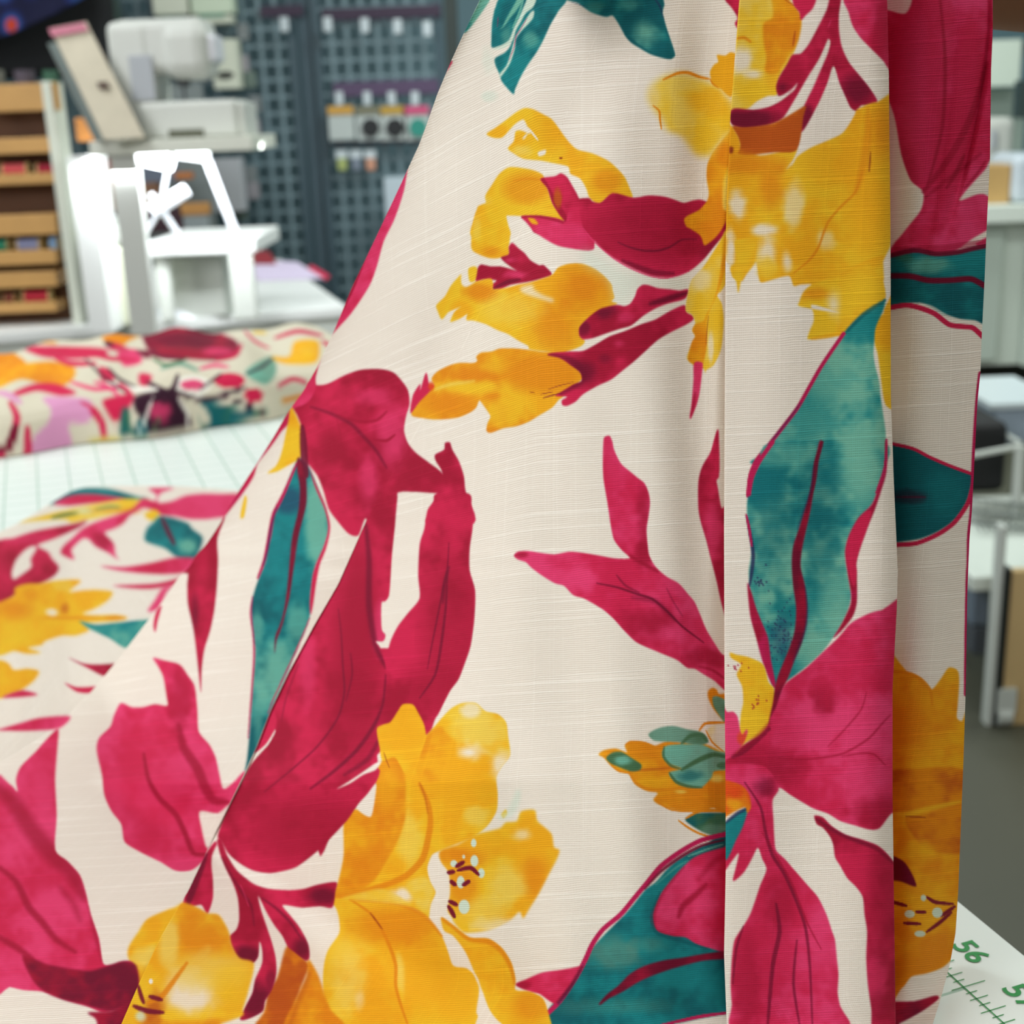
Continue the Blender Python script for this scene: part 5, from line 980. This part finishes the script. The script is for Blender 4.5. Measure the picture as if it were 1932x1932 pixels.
bm = bmesh.new(); c, s = qbox(578, -120, 600, 600, YG, .04); bx(bm, (0, 0, 0), (s[0], .05, 2.3)); tag(link('display_post', bm, mat('post_mid', (62, 82, 92), .6), None, (c[0], YG+.03, 1.15)), 'blue-grey upright post between the middle and the right gridwall panels', 'post')
bm = bmesh.new(); c, s = qbox(848, -120, 872, 600, YG, .08); bx(bm, (0, 0, 0), (s[0], .10, 2.3)); tag(link('display_post', bm, mat('post_dark', (44, 54, 52), .6), None, (c[0], YG+.05, 1.15)), 'dark upright post at the right end of the gridwall panels', 'post')
PU = mat('label_purple', (52, 36, 58), .6); PU2 = mat('label_purple2', (84, 66, 96), .6)
qtag('sign_strip', 490, 10, 572, 32, YG-.03, .012, PU, 'dark purple label strip on the middle gridwall panel near the top', 'sign', 'purple label strips')
qtag('sign_strip', 606, 12, 832, 36, YG-.03, .012, PU, 'long dark purple label strip across the top of the right gridwall panel', 'sign', 'purple label strips')
qtag('sign_strip', 628, 152, 828, 180, YG-.03, .012, PU2, 'greyish purple label strip above the hanging craft packs', 'sign', 'purple label strips')
tagm = mat('tag_w', (196, 206, 212), .5)
for i, (x, y, w) in enumerate(((536, 46, 'on the middle gridwall panel'), (618, 46, 'first on the right gridwall panel'), (688, 48, 'second on the right gridwall panel'), (750, 50, 'third on the right gridwall panel'), (806, 54, 'fourth on the right gridwall panel'))):
    qtag('price_tag', x-8, y-14, x+8, y+14, YG-.08, .01, tagm, f'small white tag under the top strip, {w}', 'tag', 'white tags under the top strip')
ofs = []
pk_d = [(644, (206, 156, 62), 'yellow-topped', None), (696, (120, 118, 96), 'grey-topped', (18, 22, 26)), (742, (190, 152, 60), 'ochre-topped', (18, 22, 26)), (786, (206, 80, 124), 'pink-topped', (40, 140, 126))]
for i, (x, tc_, tn, dot) in enumerate(pk_d):
    c, s = qbox(x-24, 200, x+24, 264, YG-.06, .014); o = empty('craft_pack', c, f'{tn} white packet hanging below the greyish purple strip' + (' with a black disc' if dot and dot[0] < 30 else ' with a teal disc' if dot else ''), 'packet', 'craft packets on the gridwall')
    cd_ = box('card', (0, 0, 0), s, mat('pack_w', (186, 194, 192), .5), o); box('header_card', (0, -.01, s[2]*.38), (s[0], .006, s[2]*.24), mat('ph_%d' % i, tc_, .5), cd_)
    box('hang_tag', (0, -.012, s[2]*.5+.03), (.03, .006, .05), tagm, o)
    if dot:
        bm = bmesh.new(); cyl(bm, (.006, -.016, -s[2]*.14), (.006, -.008, -s[2]*.14), .036, seg=24); link('disc', bm, mat('dot_%d' % dot[0], dot, .5), cd_)
qtag('shelf_strip', 622, 266, 812, 272, YG-.06, .02, mat('dstrip', (40, 36, 46), .6), 'thin dark rail under the row of craft packets', 'rail')
for x, cc_, n_ in ((645, (168, 180, 110), 'olive green'), (672, (120, 130, 146), 'grey'), (699, (206, 150, 124), 'peach')):
    c, s = qbox(x-11, 288, x+11, 326, YG-.06, .02); o = empty('notion_pack', c, f'small {n_} pack hanging in the lowest row of the right gridwall panel', 'packet', 'small packs in the lowest row')
    box('card', (0, 0, s[2]*.42), (s[0], .008, s[2]*.4), tagm, o); box('bobbin_case', (0, -.004, -s[2]*.1), (s[0]*.8, .022, s[2]*.6), mat('np_'+n_[:4], cc_, .5), o, .006)
qtag('paper_bag', 728, 336, 775, 480, YG-.2, .1, mat('pbag', (190, 204, 214), .6), 'pale blue-white board standing in front of the right gridwall panel beside the fabric edge', 'board', zfix=.001)
# boxed accessories on the left panels
BXM = mat('box_cream', (216, 220, 202), .5); BXG = mat('box_grey', (196, 198, 204), .5); BXM2 = mat('box_green', (206, 220, 196), .5)
for (x0, y0, x1, y1, m_, lb) in ((286, -40, 352, 28, BXM, 'cream box high on the gridwall, above the sewing machine'), (358, -40, 436, 26, BXM2, 'pale green box high on the gridwall, right of the cream one above the machine'), (356, 30, 436, 44, BXM, 'flat cream box under the pale green box on the gridwall'),
    (400, 74, 448, 168, BXM, 'cream box with a black oval on the gridwall, right of the machine head'), (392, 300, 456, 400, BXG, 'grey-white box on the gridwall below the raised shelf'), (440, 206, 456, 262, BXG, 'narrow grey box standing behind the sewing machine bed'), (186, -40, 214, 60, mat('box_dgrey', (80, 98, 92), .6), 'dark grey-green packet on the gridwall left of the machine top')):
    o = qtag('accessory_box', x0, y0, x1, y1, YG-.135, .10, m_, lb, 'box', 'boxes on the gridwall')
    if x0 == 400:
        bm = bmesh.new(); bmesh.ops.create_cone(bm, cap_ends=True, segments=24, radius1=.03, radius2=.03, depth=.006, matrix=Matrix.Rotation(math.pi/2, 4, 'X') @ Matrix.Diagonal((1.1, .45, 1, 1))); link('oval_window', bm, mat('ov', (30, 34, 26), .5), o, (-.0, -.053, -.04))
    if x0 in (286, 358): box('label_band', (0, -.052, -.075 if x0 == 286 else -.07), (.10, .004, .012), mat('lb_%d' % x0, (120, 140, 128) if x0 == 286 else (96, 150, 128), .5), o)
for i in range(9):
    x = 450+random.uniform(0, 34); y = (60, 120, 150, 196, 240, 270, 330, 360, 400)[i]
    qtag('hook_pack', x-10, y-16, x+12, y+16, YG-.05, .015, mat('hp_%d' % (i % 3), ((120, 126, 128), (150, 146, 152), (96, 112, 104))[i % 3], .6), ('topmost', 'second from the top', 'third from the top', 'fourth from the top', 'middle one', 'fourth from the bottom', 'third from the bottom', 'second from the bottom', 'lowest')[i] + ' small grey packet in the column beside the wires', 'packet', 'grey packets in a column')
# coloured goods behind the lamp
for (x0, y0, x1, y1, cc_, lb) in ((188, 300, 210, 352, (150, 50, 40), 'dark red packet seen between the posts under the raised shelf'), (208, 320, 222, 350, (190, 130, 50), 'ochre packet beside the dark red one under the raised shelf'), (190, 352, 226, 400, (170, 140, 120), 'tan packet under the dark red one between the posts'),
    (262, 300, 330, 344, (96, 104, 120), 'blue-grey packet behind the lamp head'), (328, 326, 360, 338, (176, 104, 44), 'orange-brown strip packet behind the lamp arms, the upper one'), (262, 344, 300, 400, (120, 84, 60), 'brown packet behind the lamp joint'), (340, 384, 392, 406, (184, 132, 70), 'orange-brown strip packet behind the lamp arms, the lower one'), (196, 395, 345, 440, (54, 22, 34), 'dark plum box behind the desk lamp base'), (346, 408, 392, 440, (140, 148, 150), 'grey box behind the desk lamp arms')):
    qtag('packet', x0, y0, x1, y1, 4.6, .05, mat('pg_%d_%d' % (x0, y0), cc_, .6), lb, 'packet', 'packets behind the desk lamp')
c, s = qbox(180, 300, 400, 440, 4.78, .02)
shb = empty('wire_display', (c[0], 4.80, 0), 'grey pegboard stand behind the desk lamp', 'display rack'); bm = bmesh.new(); bx(bm, (0, 0, .95), (s[0], .02, .75)); link('board', bm, mat('pegb', (120, 128, 128), .7), shb)
for q_ in (-.4, .4):
    bm = bmesh.new(); bx(bm, (s[0]*q_, 0, .29), (.03, .03, .58)); bx(bm, (s[0]*q_, 0, .01), (.04, .4, .02)); link('leg', bm, FR, shb)

# ------------------------------------------------------------------ right side of the room
CG = mat('cab_white', (206, 216, 206), .45)
# far work counter with cabinet
c, s = qbox(1700, 386, 2150, 420, 4.55, .75)
cab = empty('cabinet', (c[0], c[1], 0), 'white cabinet with recessed door panel and thick worktop at the right edge', 'cabinet')
ztop = c[2]+s[2]/2
box('worktop', (0, 0, c[2]), (s[0], .75, s[2]), mat('worktop_m', (226, 234, 226), .4), cab, .004)
zc1 = c[2]-s[2]/2; zc0 = float(Q(1900, 690, 4.6)[2])
box('body', (0, .03, (zc0+zc1)/2), (s[0]-.04, .66, zc1-zc0), CG, cab)
xd0 = UX(1906, 4.6)-c[0]
dr_ = box('door', (xd0-.35, -.31, (zc0+zc1)/2), (.68, .02, zc1-zc0-.04), mat('cab_door', (188, 200, 190), .5), cab, .004)
box('handle', (.26, -.018, (zc1-zc0)/2-.30), (.10, .015, .02), mat('hndl', (120, 128, 122), .4), dr_)
box('corner_post', (xd0+.12, -.33, (zc0+zc1)/2), (.08, .04, zc1-zc0), mat('cab_post', (204, 216, 206), .5), cab)
for sx in (-.4, .4): box('leg', (sx, .1, zc0/2), (.05, .05, zc0), mat('cableg', (60, 62, 56), .6), cab)
box('gap_shade', (0, .3, zc0/2), (s[0]-.1, .02, zc0), mat('gap_shade', (52, 54, 46), .7), cab)  # dark sheet standing in for the shade in the gap below the body
# on the worktop
qtag('wooden_box', 1850, 312, 1906, 388, 4.62, .16, mat('woodb', (196, 158, 100), .5, noise=.1, nscale=12), 'tan wooden box on the white worktop at the right edge', 'box', zfix=ztop+.0008)
o = qtag('sewing_machine', 1845, 222, 1916, 318, 4.92, .2, MW, 'white sewing machine behind the tan wooden box at the right edge', 'sewing machine', bev=.03, zfix=ztop+.0008)
c, s = qbox(1872, 246, 1882, 282, 4.9, .01); box('dial_panel', (c[0]-o.location.x, -.105, c[2]-o.location.z), (s[0], .01, s[2]), MG, o)
qtag('machine_cover', 1912, 290, 2000, 388, 4.6, .25, mat('cover2', (196, 206, 216), .35), 'pale blue plastic cover at the far right end of the white worktop', 'cover', bev=.03, zfix=ztop+.0008)
qtag('overhead_cabinet', 1820, 76, 1926, 164, 5.2, .4, mat('ohc', (206, 218, 206), .5), 'pale green-white box unit standing high behind the worktop at the right', 'cabinet', zfix=None)
qtag('shelf_unit', 1820, 168, 1930, 400, 5.3, .35, mat('shu', (146, 160, 152), .6), 'grey-green shelf unit below the pale box unit at the right', 'shelf', zfix=.001)
qtag('black_monitor', 1922, 150, 2010, 222, 4.7, .05, mat('bmon', (48, 62, 62), .4), 'dark screen at the right edge above the worktop', 'monitor', zfix=None)
qtag('wall_rail', 1700, 42, 2300, 76, 6.2, .06, mat('wrail', (96, 126, 136), .6), 'blue-grey rail on the back wall at the right', 'rail')
# rolling cart with totes
YC = 2.62
co = Q(1930, 1250, 2.30); co[2] = 0
cart = empty('utility_cart', co, 'white framed cart with tan side panel and a caster at the right edge', 'cart')
def cb_(name, x0, y0, x1, y1, Y, dep, m, bev=.004):
    c, s = qbox(x0, y0, x1, y1, Y, dep); return box(name, Vector(c)-Vector(co), s, m, cart, min(bev, .3*min(s)))
FW = mat('frame_white', (196, 202, 196), .4)
cb_('side_panel', 1896, 1078, 2080, 1418, 2.30, .02, mat('tan_panel', (200, 172, 122), .5, noise=.06, nscale=8))
cb_('panel_edge', 1886, 1078, 1897, 1418, 2.295, .03, mat('panel_edge', (30, 34, 30), .5))
cb_('frame_post', 1872, 1000, 1885, 1430, 2.30, .03, FW)
c, s = qbox(1868, 1418, 1900, 1452, 2.29, .03); bm = bmesh.new(); zc = max(s[2]/2, c[2])
cyl(bm, (c[0]-co[0]-.006, c[1]-co[1], .022), (c[0]-co[0]+.02, c[1]-co[1], .022), .0215, seg=20); bx(bm, (c[0]-co[0]+.008, c[1]-co[1], .055), (.035, .03, .05)); link('caster', bm, FW, cart)
cb_('lower_shelf', 1834, 1084, 2080, 1112, 2.36, .34, mat('cart_shelf', (208, 216, 208), .4))
cb_('blue_crate', 1836, 1090, 1868, 1180, 2.5, .3, mat('crate_blue', (112, 126, 142), .4))
cb_('lower_tray', 1836, 1185, 1890, 1235, 2.5, .3, mat('tray', (78, 84, 92), .5))
# black tote with white rim bar, plastic bin above, wire basket below
YT = 2.75
so = Q(1900, 900, YT); so[2] = 0
stand = empty('basket_stand', so, 'white wire basket stand on the floor at the right edge behind the cart', 'rack')
def sb_(name, x0, y0, x1, y1, Y, dep, m, bev=.003):
    c, s = qbox(x0, y0, x1, y1, Y, dep); return box(name, Vector(c)-Vector(so), s, m, stand, min(bev, .3*min(s)))
bm = bmesh.new(); A_ = Vector(Q(1820, 862, 2.7)); B_ = Vector(Q(1925, 842, 2.7)); C_ = Vector(Q(1862, 800, 3.0)); D_ = Vector(Q(1925, 836, 2.7)); S_ = Vector(so)
cyl(bm, A_-S_, B_-S_, .006); cyl(bm, C_-S_, D_-S_, .005); E_ = Vector((B_.x+.01, B_.y, 0)); cyl(bm, B_-S_, E_-S_, .012); link('frame_bars', bm, FW, stand)
bm = bmesh.new()
for i in range(9):
    z_a = Q(1826+i*16, 945, 2.7); z_b = Q(1850+i*12, 1000, 2.6); cyl(bm, Vector(z_a)-S_, Vector(z_b)-S_, .0022, seg=6)
for yy in (940, 962, 984):
    cyl(bm, Vector(Q(1826, yy, 2.7))-S_, Vector(Q(1960, yy+16, 2.6))-S_, .003, seg=6)
link('wire_basket', bm, mat('wire_dk', (96, 104, 100), .4), stand)
qtag('storage_tote', 1800, 800, 1902, 932, 2.78, .28, mat('tote_blk', (11, 12, 15), .7), 'black fabric tote hanging in the white basket stand', 'tote', bev=.02)
o = qtag('storage_bin', 1878, 768, 2010, 838, 3.02, .3, mat('bin_clear', (168, 184, 200), .2, alpha=.9), 'clear pale blue plastic bin above the black tote', 'bin', bev=.01); c, s = qbox(1872, 762, 2012, 772, 3.0, .32); box('rim', (c[0]-o.location.x, 0, c[2]-o.location.z), (s[0], .32, s[2]), mat('binrim', (200, 212, 216), .3), o)
o = qtag('paper_bundle', 1838, 944, 2000, 992, 2.72, .05, mat('papers', (206, 212, 204), .6), 'pale folded papers lying in the wire basket', 'papers', bev=.01)
